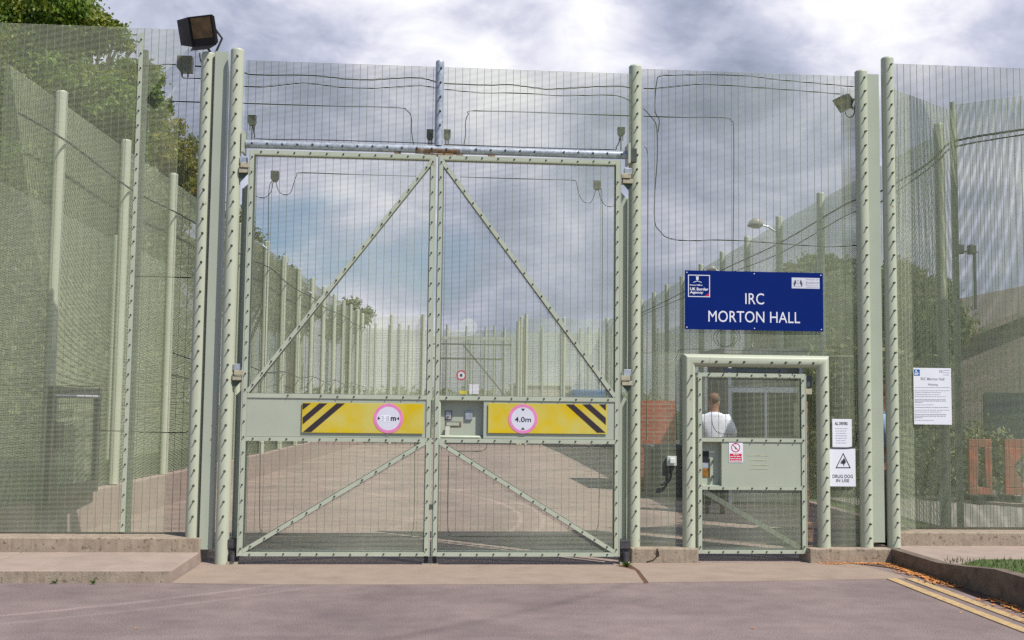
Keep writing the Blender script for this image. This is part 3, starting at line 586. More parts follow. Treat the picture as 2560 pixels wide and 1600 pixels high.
for q in ((-hw, -hw+.008), (hw-.008, hw)): bb.box(cx0+q[0], cx0+q[1], y_-.0002, y_+.0012, cz0-hw+.008, cz0+hw-.008)
ar = [(cx0-.062+.003*i*1.0, cz0+.036+.014*math.sin(math.pi*i/30)) for i in range(31)]
for a, b in zip(ar, ar[1:]): bb.bar(a, b, .006, y_-.0002, y_+.001)
kx, kz = cx0-.018, cz0+.075
bb.disc(kx, kz, .014, y_-.0002, y_+.001, n=16); bb.prism([(kx-.013, kz+.012), (kx+.013, kz+.012), (kx+.016, kz+.026), (kx-.016, kz+.026)], y_-.0002, y_+.001); bb.box(kx-.003, kx+.003, y_-.0002, y_+.001, kz-.024, kz-.01)
bb.build('agency_badge', SWHT2, bs)
MB().prism([(cx0+hw-.012, cz0-hw+.012), (cx0+hw-.012, cz0-hw+.042), (cx0+hw-.06, cz0-hw+.012)], y_-.0005, y_+.001).build('badge_corner', SRED, bs)
TB('Home Office', 158, 258, 355, 283, SWHT2, bold=.02); TB('UK Border', 160, 312, 452, 358, SWHT2, bold=.03); TB('Agency', 158, 368, 370, 418, SWHT2, bold=.03)
mx0, mz0 = W(*B6(2000, 242), y_); mp_ = MB(); mw = (W(*B6(2222, 242), y_)[0]-W(*B6(1779, 242), y_)[0])/2; mh = .058
mp_.box(mx0-mw, mx0+mw, y_-.0006, y_+.0012, mz0-mh, mz0+mh); mp_.build('ministry_plate', SWHT, bs); yk = y_-.0016
cb = MB(); lx = mx0-mw
for s_, xo in ((1, .03), (-1, .108)):                # two supporters beside a shield
    q = lambda a, b: (lx+xo+a*s_, mz0+b)
    cb.prism([q(.002, .028), q(.012, .036), q(.014, .018), q(.02, .002), q(.01, -.014), q(.004, -.034), q(-.008, -.038), q(-.002, -.02), q(-.004, .0)], yk, yk+.0008)
    cb.bar(q(-.006, -.02), q(-.014, .004), .004, yk, yk+.0008)
cb.build('crest_supporters', INK, bs)
cs = MB().disc(lx+.069, mz0-.004, .014, yk, yk+.0008, r0=.009, n=16); cs.prism([(lx+.058, mz0+.02), (lx+.08, mz0+.02), (lx+.083, mz0+.034), (lx+.055, mz0+.034)], yk, yk+.0008); cs.bar((lx+.04, mz0-.038), (lx+.098, mz0-.038), .005, yk, yk+.0008); cs.build('crest_shield', SLGR, bs)
def TM(body, a, b, c, d, m):
    xa_, xb_ = W(*B6(a, 240), yk)[0], W(*B6(c, 240), yk)[0]; cz = mz0+(242-(b+d)/2)/6.368/247; h_ = (d-b)/6.368/247/2
    text(body, xa_, xb_, cz-h_, cz+h_, yk, m, bs)
TM('Ministry of', 2012, 160, 2205, 200, SLGR); TM('Justice', 2000, 208, 2208, 264, SGRY)
b = MB()
for zz in (280, 312): b.box(W(*B6(2012, 240), yk)[0], W(*B6(2205, 240), yk)[0], yk, yk+.0008, mz0+(242-zz)/6.368/247-.003, mz0+(242-zz)/6.368/247+.003)
b.build('small_print', SLGR, bs)
sc_ = MB(); x0, x1, z0, z1 = pr(1712, 683, 2057, 823, y_)
for x in (x0+.022, (x0+x1)/2, x1-.022):
    for z in (z0+.022, z1-.022): sc_.disc(x, z, .006, y_-.003, y_+.001, n=12)
sc_.build('screw_heads', SWHT2, bs)
# warning notice
yw = .70
wn, y_ = sgn('warning_notice', (2285, 921, 2377, 1061), yw, SWHT2, 'white printed warning notice headed IRC Morton Hall on the right hand mesh fence')
def B9(x, y): return 2270+x/9.45, 910+y/9.45
lg = pr(*B9(142, 130), *B9(278, 272), y_); MB().box(lg[0], lg[1], y_-.0002, y_+.0012, lg[2], lg[3]).build('blue_badge', SLBL, wn)
b = MB()
for q in ((175, 145, 205, 172), (160, 178, 232, 192), (152, 210, 262, 228), (152, 238, 235, 254)):
    r_ = pr(*B9(*q[:2]), *B9(*q[2:]), y_-.0008); b.box(r_[0], r_[1], y_-.001, y_-.0001, r_[2], r_[3])
b.build('badge_print', SWHT2, wn)
T('IRC Morton Hall', (*B9(302, 322), *B9(858, 380)), y_, SGRY, wn, bold=.02); T('Warning', (*B9(472, 462), *B9(708, 520)), y_, SGRY, wn, bold=.03)
b = MB(); r_ = pr(*B9(745, 148), *B9(815, 200), y_); b.box(r_[0], r_[0]+.012, y_-.0002, y_+.001, r_[2], r_[3]); b.box(r_[1]-.012, r_[1], y_-.0002, y_+.001, r_[2], r_[3]); b.build('small_crest', SGRY, wn)
rows = [(838, 985, 150), (838, 985, 205), (838, 985, 255), (165, 990, 552), (165, 985, 628), (165, 780, 672), (165, 765, 722), (165, 900, 768), (165, 605, 962), (165, 985, 1088), (165, 790, 1132), (165, 615, 1328)]
bars(wn, [(B9(a, 0)[0], B9(b, 0)[0], B9(0, y)[1]) for a, b, y in rows], y_, SLGR, h=1.3)
rows = [(165, 890, 838), (165, 900, 872), (165, 345, 906), (165, 950, 1024), (165, 905, 1192), (165, 905, 1230), (165, 345, 1266)]
bars(wn, [(B9(a, 0)[0], B9(b, 0)[0], B9(0, y)[1]) for a, b, y in rows], y_, SGRY, h=1.5, name='bold_print')
# drivers notice
dn, y_ = sgn('drivers_notice', (2081, 1048, 2129, 1118), ys, SWHT2, 'small white paper notice headed ALL DRIVERS above the drug dog sign', th=.003)
T('ALL DRIVERS', (2087, 1055, 2119, 1062.5), y_, INK, dn, bold=.02)
bars(dn, [(2088, 2118, 1071), (2089, 2116, 1077), (2090, 2116, 1083), (2088, 2118, 1089), (2089, 2117, 1095), (2091, 2114, 1101), (2090, 2116, 1107)], y_, SLGR, h=1.6)
# drug dog
dd, y_ = sgn('drug_dog_sign', (2073, 1122, 2138, 1216), ys, SWHT2, 'white sign with a black triangle and dog head reading DRUG DOG IN USE', bev=.008)
def B5(x, y): return 1720+x/5.04, 920+y/5.04
t3 = [W(*B5(*q), y_) for q in ((1956, 1066), (2052, 1262), (1860, 1262))]; cxx = sum(p[0] for p in t3)/3; czz = sum(p[1] for p in t3)/3
b = MB(); inn = [(cxx+(p[0]-cxx)*.82, czz+(p[1]-czz)*.82) for p in t3]
for i in range(3): b.prism([t3[i], t3[(i+1) % 3], inn[(i+1) % 3], inn[i]], y_-.0002, y_+.0012)
b.prism([W(*B5(*q), y_) for q in ((1966, 1130), (1990, 1178), (1984, 1200), (1972, 1205), (1966, 1238), (1954, 1208), (1936, 1206), (1918, 1196), (1940, 1180), (1926, 1172), (1950, 1160))], y_-.0002, y_+.0012)
b.build('triangle_mark', INK, dd)
T('DRUG DOG', (*B5(1822, 1344), *B5(2078, 1386)), y_, INK, dd, bold=.012); T('IN USE', (*B5(1868, 1400), *B5(2032, 1438)), y_, INK, dd, bold=.012)
# no smoking
nsg, y_ = sgn('no_smoking_notice', (1822, 1106, 1857, 1156), YP-.001, SWHT2, 'small white and red no smoking notice on the pedestrian gate', th=.003, bev=.001)
cx_, cz_ = W(*B5(601, 1003), y_); b = MB().disc(cx_, cz_, .0485, y_-.0002, y_+.001, r0=.04, n=28); b.bar((cx_-.03, cz_+.03), (cx_+.03, cz_-.03), .007, y_-.0002, y_+.001)
r_ = pr(*B5(526, 1080), *B5(678, 1175), y_); b.box(r_[0], r_[1], y_-.0002, y_+.001, r_[2], r_[3]); b.build('prohibition_mark', SRED, nsg)
b = MB().bar((cx_-.012, cz_+.014), (cx_+.004, cz_-.016), .007, y_-.001, y_-.0003); b.build('cigarette', INK, nsg)
bars(nsg, [(*[B5(v, 0)[0] for v in (570, 635)], B5(0, 1092)[1]), (*[B5(v, 0)[0] for v in (530, 674)], B5(0, 1114)[1]), (*[B5(v, 0)[0] for v in (530, 674)], B5(0, 1140)[1]), (*[B5(v, 0)[0] for v in (536, 668)], B5(0, 1163)[1])], y_-.0008, SWHT2, h=1.6)

# ------------------------------------------------------------------ cables and boxes on the fence
def cable(label, pts, Y, r=.005): return tag(cable_mesh(pts, Y, r).build('cable', BLACK, smooth=True), label, 'cable', 'black cables tied to the mesh')
cable('upper thick black cable sagging across the mesh over the left gate leaf', [(611, 182), (640, 187), (780, 189), (860, 197), (915, 200), (985, 196), (1050, 195), (1090, 205)], .19, .0065)
cable('lower thin black cable waving across the mesh over the left gate leaf', [(610, 216), (660, 217), (735, 209), (770, 208), (850, 218), (920, 221), (1000, 217), (1050, 214), (1090, 220)], .19)
cable('upper thick black cable across the mesh over the right gate leaf', [(1110, 208), (1200, 213), (1275, 212), (1340, 220), (1380, 223), (1480, 217), (1550, 216), (1578, 220)], .19, .0065)
cable('lower thin black cable across the mesh over the right gate leaf', [(1110, 223), (1200, 232), (1300, 233), (1400, 239), (1500, 238), (1545, 240), (1578, 253)], .19)
cable('straight black cable that curves down to the crossbeam left of the short upright', [(608, 258), (800, 264), (990, 269), (1015, 275), (1028, 292), (1029, 330), (1034, 362)], .19)
cable('straight black cable rising from the crossbeam right of the short upright', [(1160, 362), (1164, 335), (1164, 305), (1171, 286), (1190, 277), (1400, 283), (1578, 290)], .19)
cable('black cable lying along the crossbeam over the left gate leaf', [(632, 314), (637, 340), (650, 347), (800, 350), (1000, 356), (1086, 359)], .16)
cable('black cable lying along the crossbeam over the right gate leaf', [(1110, 361), (1300, 368), (1520, 374), (1540, 368), (1550, 350), (1552, 340)], .16)
yc = .33
cable('black cable hanging down the mesh in a long loop beside the blue sign', [(1645, 330), (1648, 300), (1638, 280), (1638, 240), (1642, 205), (1650, 190), (1700, 188), (1780, 187), (1880, 191), (1940, 199), (2050, 209), (2135, 217)], yc)
cable('black cable dropping from the loop and running right behind the sign bay', [(1609, 272), (1630, 295), (1642, 320), (1643, 400), (1637, 480), (1637, 555), (1650, 578), (1670, 595), (1720, 602), (1800, 600), (1900, 605), (2060, 617), (2145, 613)], yc)
cable('second horizontal black cable near the top of the fence above the blue sign', [(1609, 221), (1640, 221), (1740, 211), (1790, 212), (1880, 218), (2000, 227), (2100, 235)], yc)
cable('black cable running right then straight down to the top of the blue sign', [(1609, 291), (1700, 293), (1812, 295), (1828, 303), (1834, 322), (1834, 500), (1832, 682)], yc, .0045)
cable('thin clipped black cable running down beside the right gate post', [(1610, 367), (1619, 385), (1620, 500), (1618, 800), (1616, 1100)], yc, .0035)
cable('black cable arching over the pedestrian door frame', [(1692, 1100), (1689, 920), (1695, 885), (1712, 873), (1850, 876), (1990, 879), (2085, 880), (2102, 890), (2110, 905), (2112, 1000), (2100, 1019), (2085, 1019), (2074, 1005), (2073, 980)], yc, .0035)
cable('coiled black cable on the mesh under the blue sign', [(1808+28*math.cos(a)+a*1.2, 843+24*math.sin(a)) for a in [i*.5 for i in range(27)]], yc, .003)
cable('black cable looping between the drivers notice and the right post', [(2074, 1119), (2110, 1120), (2134, 1116), (2141, 1100), (2142, 1080)], yc-.04, .006)
yl = YL+.03
cable('black cable on the left fence running from the junction box to the post', [(487, 165), (508, 166)], yl, .008)
cable('thick black cable entering the left side of the grey junction box', [(352, 164), (380, 165), (420, 160), (442, 163)], yl, .006)
cable('black twin cable looping under the grey junction box', [(453, 178), (455, 190), (464, 196), (506, 196)], yl, .005)
cable('upper horizontal black cable behind the left mesh beside the trees', [(370, 250), (395, 251), (440, 253), (508, 256)], yl, .006)
cable('middle horizontal black cable on the left mesh at half height', [(334, 690), (420, 692), (470, 694), (482, 692)], yl, .005)
cable('lowest horizontal black cable on the left mesh near the bottom', [(110, 965), (240, 966), (247, 975), (248, 1060), (256, 1076), (300, 1078), (450, 1082), (470, 1076)], yl, .005)
def box_thing(px4, Y, m, label, nst=3):
    x0, x1, z0, z1 = pr(*px4, Y); o = empty('junction_box', ((x0+x1)/2, Y, z0), label, 'junction box', 'junction boxes along the crossbeam')
    b = MB(); b.prism([(x0, z1), (x1, z1), (x1, z0+.03), (x1-.014, z0), (x0+.014, z0), (x0, z0+.03)], Y, Y+.06); b.build('housing', m, o, bevel=.003)
    b = MB(); b.prism([(x0+.003, z1-.003), (x1-.003, z1-.003), (x1-.003, z0+.04)], Y-.003, Y-.0005); b.build('lid', SBOX if m == DBOX else DBOX, o)
    s_ = MB()
    for i in range(nst): x = x0+.02+(x1-x0-.04)*i/(nst-1); s_.tube([(x, Y+.03, z0), (x, Y+.03, z0-.05-(.12 if i == 1 else 0))], .005, 8)
    s_.build('cable_gland', BLACK, o); return o
box_thing((619, 287, 640, 312), .2, SBOX, 'grey junction box with split lid near the left gate post above the crossbeam')
box_thing((1066, 323, 1084, 348), .2, DBOX, 'dark green junction box just left of the short upright')
box_thing((1109, 323, 1127, 348), .2, SBOX, 'pale junction box just right of the short upright')
box_thing((1545, 317, 1563, 338), .2, DBOX, 'dark green junction box near the right gate post above the crossbeam')
x0, x1, z0, z1 = pr(441, 139, 480, 177, YL+.02)
jb = empty('junction_box', (x0, YL, z0), 'large grey junction box behind the mesh beside the left floodlight', 'junction box')
b = MB(); b.prism([(x0, z1), (x1, z1), (x1, z0), (x0+.04, z0), (x0, z0+.04)], YL+.02, YL+.12); b.build('housing', SBOX, jb, bevel=.004)
b = MB()
for xx in (.05, .11): b.tube([(x0+xx, YL+.07, z0), (x0+xx, YL+.07, z0-.05)], .008, 8)
b.build('cable_gland', BLACK, jb)
# switched socket on the middle mesh
x0, x1, z0, z1 = pr(1667, 1140, 1690, 1164, .3)
sk = empty('isolator_switch', ((x0+x1)/2, .3, z0), 'grey isolator switch box with thick black cable on the mesh beside the pedestrian gate', 'switch')
MB().box(x0, x1, .27, .31, z0, z1).build('housing', mat('pale_grey_plastic', (.5, .53, .48), .4), sk, bevel=.004)
MB().box(x0+.02, x1-.018, .245, .27, z0+.022, z1-.016).build('switch_cover', mat('pale_cover', (.62, .67, .6), .3), sk, bevel=.01)
cable_mesh([(1677, 1165), (1678, 1180), (1675, 1198), (1665, 1208), (1652, 1210)], .28, .013, 4).build('cable', BLACK, sk, smooth=True)

# ------------------------------------------------------------------ floodlights
def floodlight(name, c, n, roll, w, h, d, label, flaps=True, s_group='floodlights on the front fence posts'):
    n = Vector(n).normalized(); u = (Vector((0, 0, 1))-n*n.z).normalized(); r = u.cross(-n).normalized(); r = -r if r.x < 0 else r
    q = Matrix.Rotation(roll, 3, n); u = q @ u; r = q @ r; c = Vector(c)
    o = empty(name, c, label, 'floodlight', s_group)
    P = lambda a, b, k: c+r*a+u*b+n*k
    b = MB(); F0 = [P(-w/2, -h/2, 0), P(w/2, -h/2, 0), P(w/2, h/2, 0), P(-w/2, h/2, 0)]; B0 = [P(-w*.3, -h*.3, -d), P(w*.3, -h*.3, -d), P(w*.3, h*.3, -d), P(-w*.3, h*.3, -d)]
    b.v += [tuple(v) for v in F0+B0]; b.f += [(3, 2, 1, 0), (4, 5, 6, 7), (0, 1, 5, 4), (1, 2, 6, 5), (2, 3, 7, 6), (3, 0, 4, 7)]; b.build('housing', BLACKM, o, bevel=.006)
    b = MB(); t = .012
    for a0, a1, b0, b1 in ((-w/2, w/2, h/2-t, h/2), (-w/2, w/2, -h/2, -h/2+t), (-w/2, -w/2+t, -h/2+t, h/2-t), (w/2-t, w/2, -h/2+t, h/2-t)): b.obox(P((a0+a1)/2, (b0+b1)/2, .008), r*(a1-a0)/2, u*(b1-b0)/2, n*.009)
    b.build('bezel', BLACKM, o); MB().obox(P(0, .03, .004), r*(w/2-.025), u*(h/2-.045), n*.003).build('lamp_glass', GLASS, o)
    if flaps:
        MB().quad(P(-w/2, -h/2, .01), P(-w/2, h/2, .01), P(-w/2-.05, h/2-.03, .16), P(-w/2-.05, -h/2+.02, .16)).build('barn_door', BLACKM, o)
        MB().quad(P(-w/2, -h/2, .01), P(w/2, -h/2, .01), P(w/2-.03, -h/2-.04, .13), P(-w/2+.03, -h/2-.04, .13)).build('barn_door', BLACKM, o)
        MB().quad(P(w/2, -h/2, .01), P(w/2, h/2, .01), P(w/2+.02, h/2-.02, .0), P(w/2+.02, -h/2+.02, .0)).build('barn_door', BLACKM, o)
    br = MB(); br.tube([P(w*.42, 0, -d*.5), P(w*.5, -h*.3, -d*1.0), P(w*.2, -h*.75, -d*.8)], .012, 10); br.tube([P(-w*.36, 0, -d*.5), P(-w*.2, -h*.5, -d), P(0, -h*.75, -d*.8)], .012, 10)
    br.build('bracket', DARK, o); return o
cx, cz = W(508, 80, .22)
floodlight('floodlight', (cx+.0, .18, cz), (-.27, -1, -.34), math.radians(3), .27, .30, .15, 'large black floodlight with barn doors on the left post top')
cx, cz = W(2112, 258, .48)
floodlight('floodlight', (cx-.02, .5, cz), (-.75, -.35, -.62), math.radians(8), .17, .17, .12, 'small weathered floodlight behind the mesh at the right post', flaps=False)
cable('black cable looping under the small floodlight at the right post', [(2113, 250), (2112, 275), (2118, 291), (2127, 293), (2135, 285), (2137, 262)], .42, .006)
cable('thin black cable hanging under the large floodlight on the left post', [(499, 133), (501, 150), (507, 163)], .28, .006)

# ------------------------------------------------------------------ side fences running back
def side_fence(name, pts, ztop, zbase, side, label, group='side fences running back from the front line', posts=True):
    o = empty(name, (pts[0][0], pts[0][1], zbase), label, 'fence', group)
    for i, (p, q) in enumerate(zip(pts, pts[1:])):
        dx, dy = q[0]-p[0], q[1]-p[1]; l = math.hypot(dx, dy); B = wire_boxes(0, l, 0, ztop-.08-zbase, 0.0)
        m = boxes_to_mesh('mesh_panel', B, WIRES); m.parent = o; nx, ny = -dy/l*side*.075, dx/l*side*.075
        m.location = (p[0]+nx-pts[0][0], p[1]+ny-pts[0][1], .0); m.rotation_euler = (0, 0, math.atan2(dy, dx))
    if posts:
        for i, p in enumerate(pts[1:] if posts != 'all' else pts):
            MB().tube([(p[0], p[1], zbase), (p[0], p[1], ztop-.03), (p[0], p[1], ztop-.01), (p[0], p[1], ztop)], [.065, .065, .065, .055], 20).build('post', GREEN, o, smooth=True)
    return o
LP = [(-4.46, .5), (-4.39, 1.87), (-4.28, 4.26), (-4.13, 6.49), (-4.0, 8.9), (-3.85, 11.3), (-3.69, 13.75), (-3.62, 16.23), (-3.53, 18.72), (-3.4, 20.98), (-3.28, 23.26), (-3.14, 25.61), (-2.99, 27.7), (-2.86, 29.56), (-2.74, 31.61), (-2.66, 33.4)]
side_fence('side_fence', LP, 5.2, .47, 1, 'long mesh side fence with round posts receding along the left of the roadway')
RP = [(6.3, 2.05), (6.36, 4.3), (6.43, 6.61), (6.48, 8.94), (6.6, 11.42), (6.7, 13.74), (6.77, 16.01), (6.89, 18.61), (6.94, 20.75), (7.04, 23.08), (7.1, 25.4), (7.15, 27.7), (7.2, 30), (7.25, 33.4)]
side_fence('side_fence', RP, 5.2, .03, -1, 'long mesh side fence with round posts receding along the right of the roadway', posts='all')
side_fence('side_fence', [(6.22, 1.42), (6.98, .82)], 5.34, .2, -1, 'short mesh fence return joining the right front fence to the side fence', posts=False)
dfn = side_fence('side_fence', [(5.02, .6), (6.13, 1.42)], 5.25, .1, -1, 'short diagonal mesh fence behind the white warning notice', posts=False)
MB().tube([(6.18, 1.43, .1), (6.18, 1.43, 5.3)], .035, 14).build('post', GREEN, dfn, smooth=True)
side_fence('end_fence', [(-2.66, 33.45), (-1.5, 33.5), (-.25, 33.55)], 5.2, .0, 1, 'far mesh fence closing the roadway left of the inner gate', posts='all')
side_fence('end_fence', [(3.75, 33.55), (5.5, 33.5), (7.25, 33.45)], 5.2, .0, 1, 'far mesh fence closing the roadway right of the inner gate', posts='all')
w = MB()
for (xa_, ya), (xb_, yb) in zip(LP, LP[1:]):
    if ya < .7: ya, xa_ = .66, -4.45
    n = len(w.v); w.v += [(xa_-.2, ya, -.05), (xa_+.13, ya, -.05), (xb_+.13, yb, -.05), (xb_-.2, yb, -.05), (xa_-.2, ya, .46), (xa_+.10, ya, .46), (xb_+.10, yb, .46), (xb_-.2, yb, .46)]
    w.f += [tuple(n+i for i in q) for q in ((0, 3, 2, 1), (4, 5, 6, 7), (0, 1, 5, 4), (1, 2, 6, 5), (2, 3, 7, 6), (3, 0, 4, 7))]
tag(w.build('plinth_wall', PAVE), 'low pale concrete wall under the left side fence', 'wall')
tag(MB().tube(catmull([(6.9, .8, 4.86), (6.2, 1.36, 4.82), (6.22, 1.9, 4.78), (6.3, 2.6, 4.74), (6.37, 4.3, 4.72), (6.42, 5.5, 4.8), (6.5, 9, 4.7), (6.65, 13.7, 4.75), (6.8, 18, 4.7), (6.95, 23, 4.7), (7.15, 30, 4.7)], 4), .013, 8).build('cable', BLACK), 'thick black cable strung along the right side fence', 'cable', 'black cables tied to the mesh')
tag(MB().tube(catmull([(6.9, .8, 4.8), (6.2, 1.36, 4.75), (6.22, 1.9, 4.7), (6.3, 2.6, 4.66), (6.37, 4.3, 4.55), (6.42, 5.5, 4.62), (6.5, 9, 4.5), (6.65, 13.7, 4.6), (6.8, 18, 4.55), (6.95, 23, 4.6), (7.15, 30, 4.6)], 4), .009, 8).build('cable', BLACK), 'thinner second black cable sagging below the cable on the right side fence', 'cable', 'black cables tied to the mesh')
tag(MB().tube(catmull([(x+.09, y, 4.55+.05*math.sin(y)) for x, y in LP], 3), .013, 8).build('cable', BLACK), 'black cable strung along the left side fence near its top', 'cable', 'black cables tied to the mesh')
tag(MB().tube(catmull([(x+.09, y, 2.3+.06*math.sin(y*1.3)) for x, y in LP[3:]], 3), .01, 8).build('cable', BLACK), 'thin black cable strung along the left side fence at half height', 'cable', 'black cables tied to the mesh')
side_fence('outer_fence', [(-6.6, .6), (-6.5, 12), (-6.0, 24), (-5.4, 36)], 5.0, .4, 1, 'second mesh fence standing outside the left side fence and parallel to it', posts=True)
side_fence('outer_fence', [(8.4, 9.5), (8.7, 20), (9.1, 33)], 4.6, .03, -1, 'second mesh fence standing outside the right side fence and parallel to it', posts=True)
# wicket gate in the left side fence, its shade painted in as black
wg = empty('wicket_gate', (-4.2, 1.25, .47), 'wicket gate in the left side fence, its frame blackened for shade', 'gate')
b = MB(); xw = -4.2
b.box(xw, xw+.05, 1.25, 1.4, .47, 1.74); b.box(xw, xw+.05, 2.95, 3.1, .47, 1.74); b.box(xw, xw+.05, 1.401, 2.949, 1.62, 1.74); b.box(xw, xw+.05, 1.401, 2.949, .47, .62); b.build('frame', BLACKM, wg)
b = MB(); b.box(xw-.01, xw+.06, 1.40, 1.66, 1.05, 1.35); b.build('lock_box', BLACKM, wg)
m = boxes_to_mesh('mesh_infill', wire_boxes(0, 1.55, 0, 1.0, 0.0), WIRE); m.parent = wg; m.location = (.02, .15, .15); m.rotation_euler = (0, 0, math.pi/2)
MB().box(xw+.051, xw+.06, 1.35, 3.0, 1.64, 1.66).build('white_strip', SWHT, wg)

# inner gate across the far end
ig = empty('inner_gate', (0, 33.5, 0), 'distant second vehicle gate closing the far end of the roadway', 'gate')
YI = 33.5
b = MB(); b.box(.0, 3.45, YI, YI+.06, 4.22, 4.34); b.box(.0, .08, YI, YI+.06, .1, 4.22); b.box(3.37, 3.45, YI, YI+.06, .1, 4.22); b.box(.081, 3.369, YI, YI+.06, 1.2, 1.75); b.box(.081, 3.369, YI, YI+.06, 4.0, 4.06); b.box(.081, 3.369, YI, YI+.06, .1, .2)
b.box(.081, 3.0, YI, YI+.06, 3.42, 3.48); b.bar((1.4, 4.0), (3.3, 1.76), .06, YI+.0, YI+.05); b.build('frame', GREEN2, ig)
mesh_panel(ig, [(.08, 3.37, .2, 4.2)], YI-.01)
for x in (3.62, 3.95): MB().tube([(x, YI, 0), (x, YI, 5.3 if x > 3.7 else 5.0)], .075, 20).build('post', GREEN, ig, smooth=True)
for x in (-.22, ): MB().tube([(x, YI-.1, 0), (x, YI-.1, 5.2)], .07, 20).build('post', GREEN, ig, smooth=True)
x, z = W(1153, 938, YI-.04); b = MB().disc(x, z, .2, YI-.05, YI-.03, r0=.15, n=24); o = tag(b.build('ring_sign', SRED), 'small round red ringed sign on the far inner gate', 'sign'); MB().disc(x, z, .15, YI-.045, YI-.03, n=24).build('disc', SWHT2, o)
MB().box(x-.05, x+.05, YI-.055, YI-.046, z-.05, z+.05).build('mark', INK, o)
x0, x1, z0, z1 = pr(1173, 961, 1197, 985, YI-.04); tag(MB().box(x0, x1, YI-.04, YI-.025, z0, z1).build('notice', SWHT2), 'white square notice on the far inner gate', 'sign')
x0, x1, z0, z1 = pr(1149, 977, 1167, 985, YI-.04); tag(MB().box(x0, x1, YI-.04, YI-.025, z0, z1).build('notice', mat('bright_yellow', (.75, .65, .03), .5)), 'small yellow notice on the far inner gate', 'sign')
# dish on a pole beyond
x, z = W(1170, 818, 40.0); do = empty('satellite_dish', (x, 40, 0), 'pale round dish on a pole beyond the far inner gate', 'dish')
MB().tube([(x, 40.2, 0), (x, 40.2, z)], .04, 10).build('pole', GALV, do)
b = MB(); b.tube([(x, 40.1, z), (x, 40.04, z), (x, 39.94, z)], [.1, .34, .42], 28); b.build('reflector', mat('dish_white', (.7, .72, .76), .5), do, smooth=True)

# ------------------------------------------------------------------ lamps on side fence posts
def lantern(x, y, z, dx, label, sc2=1.0):
    o = empty('fence_lantern', (x, y, z), label, 'lamp', 'lanterns on the side fence posts')
    b = MB(); b.tube([(x, y, z), (x+dx*.25, y, z+.1), (x+dx*.45, y, z+.12)], .02, 8); b.build('arm', GALV, o)
    b = MB(); b.tube([(x+dx*.42, y, z+.14), (x+dx*.5, y, z+.15), (x+dx*.65, y, z+.16), (x+dx*.8, y, z+.13), (x+dx*.9, y, z+.1)], [.04, .1*sc2, .12*sc2, .08*sc2, .02], 12); b.build('lamp_head', mat('lantern_grey', (.33, .31, .27), .4), o, smooth=True)
lantern(6.42, 8.94, W(1940, 580, 8.94)[1], -.6, 'pointed lantern projecting from a post of the right side fence', .9)
lantern(6.7, 13.6, W(1805, 690, 13.7)[1], -.45, 'smaller lantern hanging lower down the right side fence', .6)
lantern(-3.65, 13.6, W(668, 625, 13.7)[1], -.5, 'near lantern leaning out from the left side fence', .4)
lantern(-3.4, 20.9, W(782, 735, 20.9)[1], -.5, 'far lantern leaning out from the left side fence', .4)

# ------------------------------------------------------------------ objects inside
tag(MB().box(4.0, 4.66, 9.6, 12.6, 0, 1.72).build('brick_wall', BRICK), 'low red brick wall inside the fence seen left of the pedestrian door frame', 'wall')
def bin_(x, y, m, label, s_=1.0):
    o = empty('wheelie_bin', (x, y, 0), label, 'bin', 'bins inside the fence')
    b = MB(); w = .29*s_; b.v += [(x-w*.8, y-.3, .08), (x+w*.8, y-.3, .08), (x+w*.8, y+.28, .08), (x-w*.8, y+.28, .08), (x-w, y-.36, 1.0*s_), (x+w, y-.36, 1.0*s_), (x+w, y+.36, 1.0*s_), (x-w, y+.36, 1.0*s_)]
    b.f += [(0, 3, 2, 1), (4, 5, 6, 7), (0, 1, 5, 4), (1, 2, 6, 5), (2, 3, 7, 6), (3, 0, 4, 7)]; b.build('body', m, o, bevel=.02)
    MB().obox((x, y, 1.03*s_), (w+.02, 0, 0), (0, .38, 0), (0, 0, .03)).build('lid', m, o, bevel=.01)
    for sx in (-1, 1): MB().tube([(x+sx*(w-.03), y+.3, .1), (x+sx*(w+.03), y+.3, .1)], .1, 16).build('wheel', BLACK, o)
    return o
bin_(5.6, 18.5, mat('blue_plastic', (.01, .05, .35), .4), 'blue wheelie bin showing in the gap beside the right gate post')
ch = empty('storage_chest', (4.25, 8.6, 0), 'dark grey storage chest in front of the brick wall behind the isolator switch', 'chest')
MB().box(3.92, 4.62, 8.3, 8.95, .0, .84).build('body', mat('grey_plastic', (.06, .06, .068), .5), ch, bevel=.02); MB().box(3.89, 4.65, 8.27, 8.98, .842, .93).build('lid', mat('chest_lid', (.10, .10, .11), .45), ch, bevel=.02)
# blue van far inside
vx, vy = W(1468, 1000, 38)[0], 38.0
vn = empty('parked_van', (vx, vy, 0), 'pale blue van parked beyond the far fence on the right', 'van'); VB = mat('van_blue', (.08, .16, .34), .3)
b = MB(); n = len(b.v); prof = [(-2.4, .3), (2.3, .3), (2.35, 1.0), (2.0, 1.25), (1.4, 2.15), (-2.35, 2.3), (-2.4, 1.5)]
b.v += [(vx-.95, vy+a, z) for a, z in prof]+[(vx+.95, vy+a, z) for a, z in prof]; k = len(prof); b.f += [tuple(range(k)), tuple(reversed(range(k, 2*k)))]+[(i, i+k, (i+1) % k+k, (i+1) % k) for i in range(k)]
b.build('body', VB, vn, bevel=.06)
MB().box(vx-.8, vx+.8, vy-2.42, vy-2.37, 1.35, 2.0).build('rear_window', mat('car_glass', (.03, .04, .05), .1), vn)
for sx in (-.95, .95):
    for yy in (-1.5, 1.5): MB().tube([(vx+sx-.08, vy+yy, .33), (vx+sx+.08, vy+yy, .33)], .33, 20).build('wheel', BLACK, vn)
    MB().box(vx+sx-.15, vx+sx-.02 if sx > 0 else vx+sx+.02, vy-2.43, vy-2.38, .9, 1.3).build('tail_light', SRED, vn)
